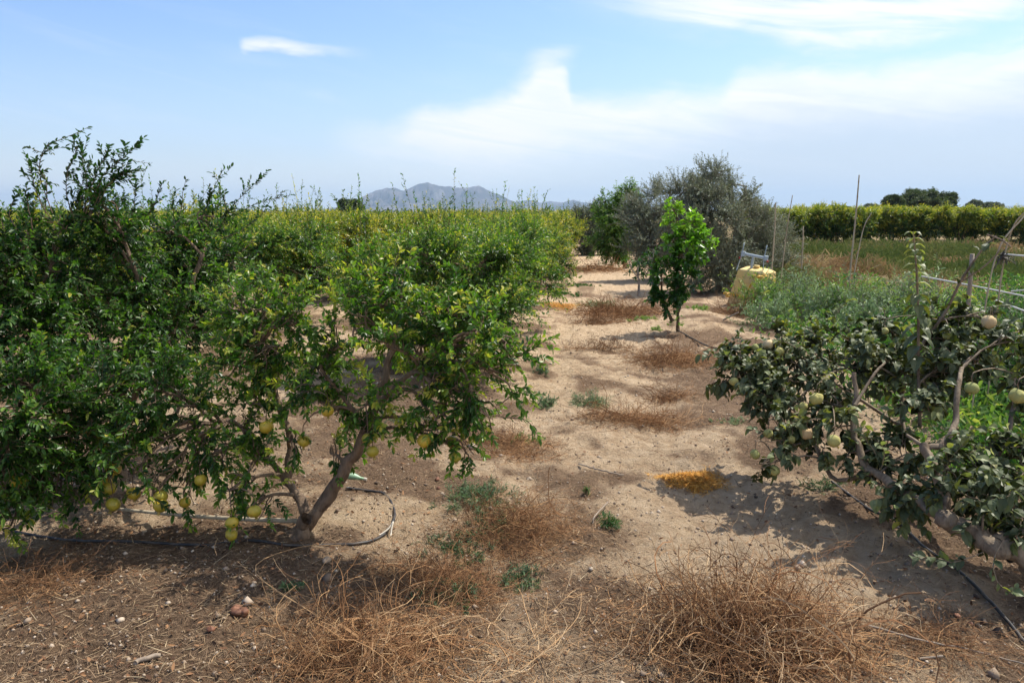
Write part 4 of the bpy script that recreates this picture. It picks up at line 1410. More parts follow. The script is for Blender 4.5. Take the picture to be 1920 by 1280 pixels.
    # the twig hanging below the bough, over the hose
    tw = [P(1845, 1035, 3.15), P(1800, 1055, 3.05), P(1770, 1050, 3.0), P(1715, 1043, 2.95)]
    whip(gw, gl, tw, 16, .05, .7, r=.0035, t0=.05, t1=.2, tpl=OVAL, n=8)
    root = thing('quince_tree', base, 'low spreading quince tree with dark leaves and thick bare bough at the right edge', 'quince tree')
    ends = np.array([c[:3] for c in C])
    for px, py, d, s, tan in [(1855, 603, 3.95, 1.0, 1), (1908, 742, 3.35, 1.05, 0), (1822, 727, 3.6, .92, 0), (1531, 747, 4.1, 1.1, 0), (1563, 826, 3.85, 1.1, 0), (1513, 813, 4.1, .95, 1), (1506, 762, 4.25, .85, 0),
                              (1440, 645, 4.8, .9, 1), (1461, 659, 4.75, .9, 0), (1416, 652, 4.85, .8, 0), (1376, 715, 4.6, .85, 0), (1440, 812, 4.1, .8, 0), (1416, 851, 4.05, .8, 0), (1452, 882, 4.0, .85, 0),
                              (1484, 823, 4.1, .7, 0), (1742, 1009 - 55, 3.55, .6, 0), (1660, 946, 3.6, .6, 0), (1760, 760, 3.9, .8, 0), (1610, 905 - 60, 3.95, .8, 0), (1660, 620, 4.3, .6, 0), (1775, 630, 4.1, .6, 0), (1735, 880, 3.6, .9, 0)]:
        hang_fruit(root, base, P(px, py, d), ME_QTAN if tan else ME_QUI, ME_QCAL, gw, ends, s, .9)
    gw.build('trunk', M_QBARK, root, base, smooth=True)
    gl.build('crown', M_QUI, root, base)


# ------------------------------------------------------------------ weeds, heaps and litter
def dry_heap(name, label, cat, px, py, rx, ry, h, K, seed, L=(.25, .6), t=(.1, .8), r=.0016, group=None, m=None, curl=.35, sides=3, gentle=0.0):
    global rng
    keep = rng
    rng = np.random.default_rng(seed)
    c = G(px, py)
    g = Geo()
    v = ell(K, .6)
    S = np.stack([c.x + v[:, 0] * rx, c.y + v[:, 1] * ry, np.zeros(K)], -1)
    fall = np.clip(1 - (v[:, 0] ** 2 + v[:, 1] ** 2), 0, 1)
    S[:, 2] = hz(S[:, 0], S[:, 1]) + h * fall * rng.random(K) + .005
    D = rdir(K, .25 + gentle)
    D[:, 2] = np.abs(D[:, 2]) * (.32 + gentle)
    D = nrm(D)
    n = 10
    LL = rng.uniform(*L, K)
    pts = np.empty((K, n, 3))
    pts[:, 0] = S
    d = D
    ax = rdir(K)
    for k in range(1, n):
        d = nrm(d + np.cross(ax, d) * rng.uniform(.0, curl, (K, 1)) + rng.normal(size=(K, 3)) * .16)
        d[:, 2] -= .07
        pts[:, k] = pts[:, k - 1] + d * (LL / (n - 1))[:, None]
        gz = hz(pts[:, k, 0], pts[:, k, 1]) + .003
        pts[:, k, 2] = np.maximum(pts[:, k, 2], gz)
    rr = np.exp(rng.normal(-.15, .45, (K, 1))) * r * np.linspace(1, .5, n)[None]
    tubes(g, pts, rr, sides, rng.uniform(t[0], t[1], K))
    # side twiglets
    u = rng.uniform(.2, .9, (K, 3))
    q, tan = along(pts, u)
    q = q.reshape(-1, 3)
    tw = twigs(q, tan.reshape(-1, 3) + rng.normal(size=q.shape) * .8, rng.uniform(.04, .14, len(q)), 4, .02, .2)
    tw[:, :, 2] = np.maximum(tw[:, :, 2], hz(tw[:, :, 0], tw[:, :, 1]) + .002)
    tubes(g, tw, np.full((1, 4), r * .5), 3, rng.uniform(t[0], t[1], len(q)))
    nb = K * 9
    v = rng.normal(size=(nb, 2)) * .62
    S2 = np.stack([c.x + v[:, 0] * rx, c.y + v[:, 1] * ry, np.zeros(nb)], -1)
    S2[:, 2] = hz(S2[:, 0], S2[:, 1]) + .004 + h * .25 * rng.random(nb) * np.exp(-(v ** 2).sum(1))
    D2 = rdir(nb)
    D2[:, 2] *= .25
    leaves(g, S2, nrm(D2), rdir(nb, 1.2), rng.uniform(.02, .07, nb), r * 1.5, BLADE, rng.uniform(0, .75, nb))
    o = g.build(name, m or M_DRY, None, (c.x, c.y, c.z))
    set_props(o, label, cat, group)
    rng = keep
    return o


def chaff(name, label, px, py, rx, ry, K, seed, m, L=(.015, .045)):
    global rng
    keep = rng
    rng = np.random.default_rng(seed)
    c = G(px, py)
    v = ell(K, .62) * np.exp(rng.normal(0, .16, (K, 1)))
    ang = np.arctan2(v[:, 1], v[:, 0])
    v *= (1 + .28 * np.sin(3 * ang + seed) + .15 * np.sin(7 * ang))[:, None]
    S = np.stack([c.x + v[:, 0] * rx, c.y + v[:, 1] * ry, np.zeros(K)], -1)
    S[:, 2] = hz(S[:, 0], S[:, 1]) + .003 + .016 * np.clip(1 - v[:, 0] ** 2 - v[:, 1] ** 2, 0, 1) * rng.random(K)
    D = rdir(K)
    D[:, 2] = np.abs(D[:, 2]) * .25
    g = Geo()
    leaves(g, S, nrm(D), rdir(K, 1.2), rng.uniform(*L, K), .0035, BLADE, rng.random(K))
    o = g.build(name, m, None, (c.x, c.y, c.z))
    set_props(o, label, 'chaff', 'orange chaff heaps on the path')
    rng = keep


def plant(name, label, cat, loc, r, h, stems, m, seed, per=14, leafL=.03, leafW=.22, t=(.2, .7), tpl=LANCE, branch=3, group=None, lean=.5, wood=None, yellow=0.0):
    """a leafy herb: stems fan out from the root and branch"""
    global rng
    keep = rng
    rng = np.random.default_rng(seed)
    loc = Vector(loc)
    gw, gl = Geo(), Geo()
    b = np.array(loc)[None] + rng.normal(size=(stems, 3)) * np.array([r * .3, r * .3, 0])
    b[:, 2] = hz(b[:, 0], b[:, 1]) - .005
    D = rng.normal(size=(stems, 3)) * lean * np.array([r / h, r / h, 0]) * 1.4
    D[:, 2] = 1
    ln = h * rng.uniform(.6, 1.05, stems)
    p = twigs(b, D, ln, 8, -.0, .10)
    tubes(gw, p, np.linspace(.0035, .001, 8)[None] * max(.5, h / .5), 3)
    leafy(gl, p, per, leafL, leafL * leafW, tpl, t[0], t[1], .1, .9, u0=.15, yellow=yellow)
    if branch:
        q, tan = along(p, rng.uniform(.2, .85, (stems, branch)))
        q = q.reshape(-1, 3)
        tw = twigs(q, tan.reshape(-1, 3) * .8 + rng.normal(size=q.shape) * .55, rng.uniform(.2, .45, len(q)) * h, 6, .01, .1)
        tubes(gw, tw, np.linspace(.0016, .0008, 6)[None] * max(.5, h / .5), 3)
        leafy(gl, tw, per, leafL * .85, leafL * leafW * .85, tpl, t[0], t[1], .1, .9, yellow=yellow)
    root = thing(name, loc, label, cat, group)
    gw.build('stem', wood or M_TWIG, root, loc)
    gl.build('foliage', m, root, loc)
    rng = keep
    return root


def scatter_ground(n, ymax=16, power=1.7, seed=1):
    """points on the ground, denser near the camera; covers more than the view's wedge"""
    r = np.random.default_rng(seed)
    y = 1.7 + (ymax - 1.7) * r.random(n) ** power
    half = 1.6 + y * .95
    x = r.uniform(-1, 1, n) * half - y * .08
    return x, y, r


def litter():
    global rng
    # straw and broken stalks lying about
    n = 230000
    x, y, r = scatter_ground(n, 17, 1.75, 3)
    lm = litter_shade_mask(x, y)
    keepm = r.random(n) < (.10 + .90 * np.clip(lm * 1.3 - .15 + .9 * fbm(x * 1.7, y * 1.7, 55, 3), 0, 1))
    x, y, lm = x[keepm], y[keepm], lm[keepm]
    n = len(x)
    S = np.stack([x, y, hz(x, y) + .003 + r.random(n) * .006], -1)
    D = r.normal(size=(n, 3))
    D[:, 2] = np.abs(D[:, 2]) * .12
    L = np.exp(r.normal(-3.35, .5, n))
    g = Geo()
    up = nrm(r.normal(size=(n, 3)) * .5 + np.array([0, 0, 1.]))
    leaves(g, S, nrm(D), up, L, .0011 + .0013 * r.random(n) + .00012 * y, BLADE, np.clip(r.normal(.33, .22, n), 0, 1))
    o = g.build('straw_litter', M_STRAW)
    set_props(o, 'broken straw scattered over the sandy soil', 'straw', None, 'stuff')
    # dead leaves
    n = 22000
    x, y, r = scatter_ground(n, 12, 1.6, 9)
    w = np.exp(-((x + 1.9) / 1.3) ** 2) + .5 * np.exp(-((x - 2) / 1.0) ** 2) + .10
    w = w + .5 * np.exp(-(((x + 1.9) ** 2 + (y - 3.0) ** 2) / 1.2))
    k = r.random(n) < w
    x, y = x[k], y[k]
    n = len(x)
    S = np.stack([x, y, hz(x, y) + .006], -1)
    D = r.normal(size=(n, 3))
    D[:, 2] *= .2
    g = Geo()
    leaves(g, S, nrm(D), nrm(r.normal(size=(n, 3)) * .6 + np.array([0, 0, 1.])), r.uniform(.012, .034, n), r.uniform(.006, .014, n), LANCE, r.random(n), 0, -.2)
    o = g.build('fallen_leaves', M_DEADLEAF)
    set_props(o, 'brown fallen leaves on the soil under the trees', 'leaves', None, 'stuff')
    # pebbles and clods
    n = 30000
    x, y, r = scatter_ground(n, 12, 1.7, 12)
    s = np.exp(r.normal(-5.30, .52, n))
    T = np.array([(1, 0, 0), (-1, 0, 0), (0, 1, 0), (0, -1, 0), (0, 0, .8), (0, 0, -.8)], float)
    Fm = np.array([(0, 2, 4), (2, 1, 4), (1, 3, 4), (3, 0, 4), (2, 0, 5), (1, 2, 5), (3, 1, 5), (0, 3, 5)])
    V = T[None] * s[:, None, None] * r.uniform(.6, 1.3, (n, 6, 1))
    V = V + np.stack([x, y, hz(x, y) + s * .25], -1)[:, None]
    g = Geo()
    g.add(V.reshape(-1, 3), (Fm[None] + (np.arange(n) * 6)[:, None, None]).reshape(-1, 3), np.repeat(r.random(n), 6))
    o = g.build('pebbles', M_STONE, smooth=True)
    set_props(o, 'pebbles and small clods on the sandy soil', 'pebbles', None, 'stuff')
    # low dry stubble that stands up
    n = 16000
    x, y, r = scatter_ground(n, 26, 1.15, 15)
    w = np.clip(fbm(x * .8, y * .8, 61, 3) * 1.6 + .15 + .35 * np.exp(-((x + 1.7) / .8) ** 2) + .4 * np.exp(-((x - 1.7) / .8) ** 2) - .5 * np.exp(-((x - .3) / .35) ** 2), 0.0, 1)
    k = r.random(n) < w
    x, y = x[k], y[k]
    n = len(x)
    S = np.stack([x, y, hz(x, y) - .003], -1)
    D = r.normal(size=(n, 3)) * .7
    D[:, 2] = np.abs(D[:, 2]) + .5
    g = Geo()
    leaves(g, S, nrm(D), rdir(n), r.uniform(.02, .08, n), .0018 + .0003 * y, BLADE, np.clip(r.normal(.45, .22, n), 0, 1), 0, .3)
    o = g.build('dry_stubble', M_STRAW)
    set_props(o, 'thin dry stubble standing in patches beside the path', 'stubble', None, 'stuff')


def field():
    r = np.random.default_rng(31)
    # the weedy brown-green field between the quince and the far right orchard
    n = 85000
    d = 9 + 30 * r.random(n) ** .8
    px = r.uniform(1330, 2150, n)
    u = (px - 960) / F
    x = fh.x * d + cr.x * d * u
    y = fh.y * d + cr.y * d * u
    ok = (x > 3.0 + .5 * vnoise(x * .7, y * .7, 4)) & (fbm(x * .3, y * .5, 71, 3) > -.42 + .25 * (d < 16))
    x, y, d = x[ok], y[ok], d[ok]
    n = len(x)
    hgt = (.18 + .42 * np.clip(1.8 * fbm(x * .45, y * .45, 73, 3) + .40, 0, 1.3)) * r.uniform(.5, 1.1, n) * np.clip((d - 6) / 8, .5, 1)
    z = hz(x, y)
    D = r.normal(size=(n, 3)) * .55
    D[:, 2] = 1
    S = np.stack([x, y, z + hgt * r.random(n) * .7], -1)
    g1 = Geo()
    tt = np.clip(.42 + 1.1 * fbm(x * .3, y * .45, 75, 4) + r.normal(size=n) * .10, 0, 1)
    leaves(g1, S, nrm(D), rdir(n), hgt * .55 + .03, .006 + .0011 * d, LANCE, tt, 0, .3)
    M_FIELD = ramp_mat('field_weed', [(0, (.10, .14, .035)), (.35, (.17, .19, .06)), (.55, (.27, .21, .09)), (.75, (.31, .19, .10)), (1, (.44, .34, .18))], trans=.3)
    o = g1.build('field_weeds', M_FIELD)
    set_props(o, 'brown and olive weeds covering the field in front of the far right orchard', 'weeds', None, 'stuff')
    # low green undergrowth behind the quince
    n = 62000
    d = 4.6 + 8.5 * r.random(n)
    px = r.uniform(1400, 2200, n)
    u = (px - 960) / F
    x = fh.x * d + cr.x * d * u
    y = fh.y * d + cr.y * d * u
    den = np.clip((x - 2.1) / 1.2, 0, 1) * np.clip(.70 + 1.4 * fbm(x * .8, y * .8, 81, 3), 0, 1)
    ok = r.random(n) < den
    x, y, d = x[ok], y[ok], d[ok]
    n = len(x)
    hh = (.14 + .56 * np.clip(.5 + fbm(x * .9, y * .9, 83, 2), 0, 1)) * np.clip((d - 3) / 5, .3, 1)
    S = np.stack([x, y, hz(x, y) + hh * r.random(n)], -1)
    D = r.normal(size=(n, 3)) * .6
    D[:, 2] = np.abs(D[:, 2]) + .4
    g2 = Geo()
    leaves(g2, S, nrm(D), rdir(n, .6), r.uniform(.05, .13, n), r.uniform(.014, .034, n), LANCE, np.clip(r.normal(.50, .2, n) + .5 * fbm(x, y, 91, 2), 0, 1), 0, .3)
    o = g2.build('undergrowth', M_WEED)
    set_props(o, 'low green undergrowth behind the quince tree', 'undergrowth', None, 'stuff')


def weeds():
    grp = 'green weeds on the path'
    plant('weed', 'grey green weed tuft in the middle of the path, right of the dry bramble', 'weed', G(1105, 752), .30, .17, 64, M_GWEED, 1, 10, .03, .16, group=grp, lean=1.0)
    plant('weed', 'small green weed tuft under the right edge of the nearest tree', 'weed', G(1028, 755), .12, .13, 18, M_GWEED, 2, 10, .035, .2, (.1, .5), group=grp, lean=.9)
    plant('weed', 'round pale green weed far along the middle of the path', 'weed', G(1125, 575), .45, .22, 46, M_GWEED, 3, 9, .05, .18, (.4, .9), group=grp, lean=1.0)
    plant('weed', 'small upright dark green weed alone on the sand', 'weed', G(1140, 988), .05, .11, 12, M_WEED, 4, 9, .035, .14, (.1, .4), group=grp, lean=.6)
    plant('weed', 'spreading green weed beside the brown stalks right of the hose loop', 'weed', G(900, 938), .30, .11, 110, M_GWEED, 5, 9, .03, .18, (.05, .55), group=grp, lean=1.5)
    plant('weed', 'dark blue green weed mat lowest of the patches between trunk and path', 'weed', G(845, 1112), .22, .07, 70, M_GWEED, 6, 9, .028, .2, (.0, .3), group=grp, lean=1.5)
    plant('weed', 'green creeping weed below the brown stalks near the path edge', 'weed', G(985, 1068), .20, .07, 56, M_GWEED, 7, 9, .026, .2, (.0, .4), group=grp, lean=1.6)
    plant('weed', 'little grey blue weed in the shade left of the orange stalks', 'weed', G(547, 1132), .07, .045, 14, M_GWEED, 8, 8, .026, .22, (.1, .4), group=grp, lean=1.2)
    plant('weed', 'tiny green seedling left of and above the lone dark weed', 'weed', G(1100, 928), .006, .05, 6, M_WEED, 9, 6, .025, .2, (.2, .5), group=grp, lean=.6)
    plant('weed', 'green patch of weed in the shade of the quince', 'weed', G(1540, 905), .25, .08, 36, M_GWEED, 10, 9, .03, .2, (.0, .4), group=grp, lean=1.6)
    plant('weed', 'bright green weed on the bank right of the citrus stem', 'weed', G(1310, 590), .25, .12, 24, M_WEED, 11, 8, .05, .2, (.5, .9), group=grp, lean=1.2)
    plant('weed', 'green weed on the bank left of the citrus stem', 'weed', G(1205, 600), .4, .10, 30, M_WEED, 12, 8, .05, .2, (.5, .9), group=grp, lean=1.3)
    plant('weed', 'small weed tuft under the left orchard branches by the path', 'weed', G(1010, 700), .10, .10, 12, M_GWEED, 13, 8, .04, .2, (.1, .5), group=grp, lean=1.0)
    plant('weed', 'little bright green tuft on the ground left of the citrus foot', 'weed', G(1232, 622), .08, .07, 10, M_WEED, 14, 8, .04, .2, (.6, .95), group=grp, lean=1.0)
    plant('weed', 'dark green weed under the gap in the nearest pomegranate', 'weed', G(740, 795), .5, .07, 70, M_GWEED, 15, 9, .03, .2, (.0, .35), group=grp, lean=1.8)
    plant('weed', 'green mat of weed on the left of the path, nearer of two', 'weed', G(1052, 552), .55, .07, 80, M_WEED, 16, 9, .06, .2, (.1, .4), group=grp, lean=2.2)
    plant('weed', 'green mat of weed on the left of the path, farther of two', 'weed', G(1088, 536), .60, .06, 60, M_WEED, 17, 9, .06, .2, (.1, .4), group=grp, lean=2.2)
    plant('weed', 'thin green mat of weed at the foot of a far tree by the path', 'weed', G(1055, 518), .6, .07, 50, M_WEED, 18, 8, .08, .2, (.1, .5), group=grp, lean=2.2)
    plant('weed', 'wispy tuft of weed under the quince fruits at its left tip', 'weed', G(1375, 790), .2, .07, 22, M_GWEED, 19, 8, .03, .18, (.4, .9), group=grp, lean=1.2)
    plant('weed', 'bigger green weed tangle just above the brown stalks', 'weed', G(930, 985), .22, .08, 50, M_GWEED, 21, 9, .03, .2, (.1, .6), group=grp, lean=1.5)
    plant('weed', 'green weed strip on the soil under the right hand twigs of the nearest tree', 'weed', G(985, 820), .16, .07, 24, M_WEED, 22, 8, .03, .2, (.2, .7), group=grp, lean=1.4)
    plant('weed', 'low weed at the shaded foot of the second tree in the path row', 'weed', G(1000, 735), .3, .06, 26, M_GWEED, 23, 8, .03, .2, (.2, .6), group=grp, lean=1.4)
    plant('weed', 'dark green low weed below the spreading one, nearer the camera', 'weed', G(860, 1025), .22, .07, 70, M_GWEED, 24, 9, .028, .2, (.0, .35), group=grp, lean=1.5)
    # taller feathery plants beyond the quince
    g2 = 'feathery weeds behind the quince tree'
    spots = [(1440, 575, 12.5, .75, 'feathery grey green weed at the foot of the yellow sprayer'), (1490, 580, 12.8, .8, 'feathery weed right of the sprayer, in front of bare soil'), (1545, 600, 11.5, .75, 'feathery weed left of the centre of the weed belt'),
             (1600, 600, 11.5, .8, 'feathery weed in front of the tall leaning cane'), (1655, 600, 11.0, .8, 'pale feathery weed left of the upright quince shoot'), (1700, 590, 10.5, .95, 'tall feathery weed behind the upright quince shoot'),
             (1760, 600, 9.8, .9, 'feathery weed between the quince shoot and the grey post'), (1455, 600, 11.2, .55, 'lower feathery weed in front of the sprayer'), (1620, 610, 10.0, .6, 'short grey weed below the leaning canes'),
             (1800, 610, 9.0, .75, 'pale feathery weed just left of the grey post')]
    for k, (px, py, d, h, lb) in enumerate(spots):
        q = P(px, py, d)
        plant('feathery_weed', lb, 'weed', (q.x, q.y, float(hz(q.x, q.y))), .55, h * 1.12, 40, (M_GWEED if k % 3 else M_WEED), 40 + k, 13, .085, .20, (.35, .98), group=g2, lean=.75, branch=5)
    g3 = 'bushy green plants by the trellis'
    for k, (px, d, h, r, lb) in enumerate([(1870, 6.6, .75, .45, 'dark leafy green plant under the pale rails, left one'), (1960, 6.4, .85, .5, 'dark leafy green plant at the right edge under the rails'),
                                           (1840, 7.6, .8, .4, 'bushy green plant climbing at the grey post'), (1930, 8.2, .95, .45, 'tall green plant behind the rails at the right edge')]):
        q = P(px, 500, d)
        plant('bushy_plant', lb, 'plant', (q.x, q.y, float(hz(q.x, q.y))), r, h, 60, M_WEED, 60 + k, 16, .05, .42, (.0, .5), group=g3, lean=.9, branch=6)
    g4 = 'grass tufts behind the quince boughs'
    for k, (px, py) in enumerate([(1850, 850), (1920, 800), (1800, 880)]):
        q = G(px, py)
        plant('grass_tuft', ['bright green grass tuft behind the thick bough', 'bright green grass tuft at the right picture edge', 'smaller grass tuft left of the other two'][k], 'grass', q, .3, .22, 60, M_WEED, 70 + k, 9, .09, .09, (.3, .8), group=g4, lean=1.2, branch=1)
    # dry heaps
    gd = 'dry brown bramble heaps'
    dry_heap('dry_bramble', 'large tangled dry bramble heap at the bottom right of the path', 'dry bramble', 1410, 1195, .46, .34, .13, 880, 1, (.22, .66), (.0, .92), .0020, gd, curl=.7)
    dry_heap('dry_bramble', 'loose reddish dry bramble heap at the bottom, left of the path', 'dry bramble', 690, 1240, .34, .28, .11, 330, 2, (.2, .60), (.1, .85), .0017, gd, curl=.6)
    o3 = dry_heap('dry_bramble', 'sparse pale dry stalks lying at the bottom centre of the path', 'dry bramble', 960, 1235, .36, .2, .09, 60, 3, (.2, .5), (.5, 1), .0015, None)
    o3['kind'] = 'stuff'
    dry_heap('dry_bramble', 'brown dry stalks right of the green weed near the hose loop', 'dry bramble', 965, 990, .36, .40, .045, 440, 4, (.12, .36), (.0, .7), .0013, gd)
    dry_heap('dry_bramble', 'flat dark brown dead weeds below the hose loop, around dark green weeds', 'dry bramble', 830, 1090, .34, .26, .03, 360, 15, (.1, .28), (.0, .5), .0012, gd)
    dry_heap('dry_bramble', 'flat pale brown dead grass left of the path, by the lowest hanging twigs', 'dry bramble', 960, 835, .35, .35, .03, 260, 16, (.1, .25), (.1, .7), .0014, gd)
    dry_heap('dry_bramble', 'rounded reddish dry heap in mid path, left of the quince tip', 'dry bramble', 1258, 680, .50, .42, .07, 380, 5, (.2, .5), (.15, .7), .0022, gd)
    dry_heap('dry_bramble', 'flat dry heap across the path below the grey green tuft', 'dry bramble', 1190, 785, .48, .22, .03, 260, 6, (.2, .45), (.15, .75), .0018, gd)
    dry_heap('dry_bramble', 'small reddish dry heap above and right of the flat one', 'dry bramble', 1262, 742, .2, .14, .04, 90, 7, (.15, .35), (.15, .6), .0018, gd)
    dry_heap('dry_bramble', 'broad reddish dry mat around the far pale green weed', 'dry bramble', 1160, 585, .9, 1.0, .05, 620, 8, (.25, .5), (.1, .6), .0035, gd)
    dry_heap('dry_bramble', 'reddish dry clump between the sprayer and the quince', 'dry bramble', 1405, 590, .6, .6, .22, 260, 9, (.3, .6), (.1, .7), .0032, gd)
    dry_heap('dry_bramble', 'grey brown dry tangle below the dark fallen fruits at the right', 'dry bramble', 1770, 1195, .16, .13, .05, 90, 10, (.12, .3), (.0, .6), .0012, gd)
    dry_heap('dry_bramble', 'pale brown dry mat far along the path by the almond shadow', 'dry bramble', 1115, 508, 1.2, 1.2, .15, 200, 11, (.4, .7), (.3, .8), .006, gd)
    dry_heap('dry_bramble', 'dark brown dead weeds across the path below the round weed', 'dry bramble', 1130, 655, .75, .18, .08, 150, 12, (.1, .25), (.0, .4), .002, gd, gentle=.6)
    dry_heap('dry_bramble', 'dull brown dead weeds behind the round reddish heap', 'dry bramble', 1120, 605, .5, .3, .07, 120, 13, (.15, .3), (.0, .4), .003, gd, gentle=.3)
    dry_heap('dry_bramble', 'dark dry leaf trash under the big left tree', 'dry bramble', 60, 1110, .35, .25, .06, 120, 14, (.12, .3), (.0, .4), .0013, gd)
    chaff('chaff_heap', 'orange chaff heap on the sand left of the quince', 1303, 890, .21, .17, 5200, 5, M_ORANGE)
    chaff('chaff_heap', 'smaller orange chaff heap far along the left side of the path', 1052, 574, .42, .5, 2600, 6, M_ORANGE, (.03, .08))
    # long single stalks standing out over the sand
    for k, (pts, r, lb) in enumerate([([(1215, 1225), (1300, 1120), (1400, 1075), (1495, 1045)], .0025, 'long arched dry stalk over the top of the large bramble heap'),
                                      ([(410, 1035), (405, 1060), (410, 1085)], .002, 'short pale stalk standing in front of the forked trunk'),
                                      ([(600, 1170), (480, 1110), (560, 1060), (640, 1040)], .002, 'thin orange stalk reaching toward the hose'),
                                      ([(880, 1280), (990, 1230), (1080, 1165), (1090, 1110)], .002, 'pale orange stalk curving up at the bottom centre')]):
        g = Geo()
        pp = [G(x, y, .03 + .05 * (i in (1, 2))) for i, (x, y) in enumerate(pts)]
        tubes(g, smooth_path(pp, 14), np.linspace(r, r * .5, 14)[None], 5, .75)
        o = g.build('dry_stalk', M_DRY, None, tuple(pp[0]))
        set_props(o, lb, 'dry stalk', 'single dry stalks')


# ------------------------------------------------------------------ man-made things
def tube_thing(name, label, cat, pts, r, m, group=None, n=None, sides=8, r1=None, cap=True, raw=False, wob=0):
    g = Geo()
    n = n or max(6, len(pts) * 6)
    p = smooth_path(pts, n)
    if wob:
        p = p + rng.normal(size=p.shape) * wob
    tubes(g, p, np.linspace(r, r1 if r1 is not None else r, n)[None], sides, cap=cap)
    o = g.build(name, m, None, tuple(pts[0]), smooth=True)
    # sawn ends stay flat
    set_props(o, label, cat, group)
    return o


def cane(label, pts, r, r1=None):
    """a cane with its swollen nodes"""
    g = Geo()
    n = 60
    p = smooth_path(pts, n)
    rr = np.linspace(r, r1 or r * .7, n)
    rr[::6] *= 1.22
    tubes(g, p, rr[None], 8, cap=True)
    o = g.build('cane_stake', M_CANE, None, tuple(pts[0]), smooth=True)
    set_props(o, label, 'cane', 'cane stakes standing in the field')


def stakes():
    def q(px, py, d, z=None):
        v = P(px, py, d)
        if z is not None:
            v.z = z
        return v
    cane('thin upright cane stake nearest to the tall olive tree', [q(1446, 500, 15, -.1), q(1452, 440, 15), q(1454, 380, 15)], .016, .012)
    cane('cane stake slanting up over the low olive bush', [q(1464, 500, 15.5, -.1), q(1474, 440, 15.5), q(1486, 366, 15.5)], .014, .008)
    cane('short straight cane stake in front of the far right orchard', [q(1504, 490, 17, -.1), q(1505, 460, 17), q(1506, 424, 17)], .018, .016)
    cane('tallest cane stake, leaning right against the sky', [q(1593, 500, 14, -.1), q(1604, 410, 14), q(1611, 328, 14)], .018, .011)
    cane('slanting cane stake crossing the tallest one at its foot', [q(1596, 500, 14.3, -.1), q(1616, 440, 14.3), q(1634, 398, 14.3)], .012, .009)
    cane('brown cane slanting up at the right picture edge', [q(1843, 560, 5.6, .05), q(1862, 500, 5.6), q(1925, 398, 5.6)], .006, .005)
    cane('second brown cane tied beside the slanting one at the right edge', [q(1876, 520, 5.9, .05), q(1886, 470, 5.75), q(1935, 380, 5.6)], .006, .005)
    # grey post and pale rails
    a = q(1824, 560, 6.1, -.1)
    b2 = q(1823, 476, 6.1)
    g = Geo()
    tubes(g, smooth_path([a, b2], 14), np.full((1, 14), .017), 10, cap=True)
    o = g.build('post', M_STICK, None, tuple(a), smooth=True)
    set_props(o, 'weathered grey wooden post holding the pale rail right of the quince shoot', 'post')
    tube_thing('rail', 'long pale rail tied to the grey post, sloping down to the right', 'rail', [q(1728, 518, 6.6), q(1825, 536, 6.12), q(1935, 558, 5.7)], .007, M_PIPE, 'pale trellis rails', r1=.006)
    tube_thing('rail', 'upper short pale rail running out of the right edge', 'rail', [q(1884, 477, 5.7), q(1960, 483, 5.4)], .007, M_PIPE, 'pale trellis rails')
    tube_thing('rail', 'lowest pale rail among the dark leafy plants', 'rail', [q(1862, 561, 6.0), q(1945, 592, 5.6)], .007, M_PIPE, 'pale trellis rails')
    tube_thing('rail', 'thin pale rail just above the long one at the right edge', 'rail', [q(1896, 546, 6.4), q(1960, 541, 6.2)], .006, M_PIPE, 'pale trellis rails')
    # dark binding at the crossing
    g = Geo()
    c = np.array(tuple(q(1882, 484, 5.68)))
    for k in range(26):
        d = rdir(1)[0]
        e = c + d * np.array([.035, .03, .05])
        f = e + rdir(1)[0] * .05 + np.array([0, 0, -.03])
        tubes(g, smooth_path([c + rdir(1)[0] * .015, e, f], 6), np.full((1, 6), .003), 4)
    o = g.build('rag_tie', M_HOSE, None, tuple(c))
    set_props(o, 'dark frayed tie binding the rail to the brown cane', 'tie')


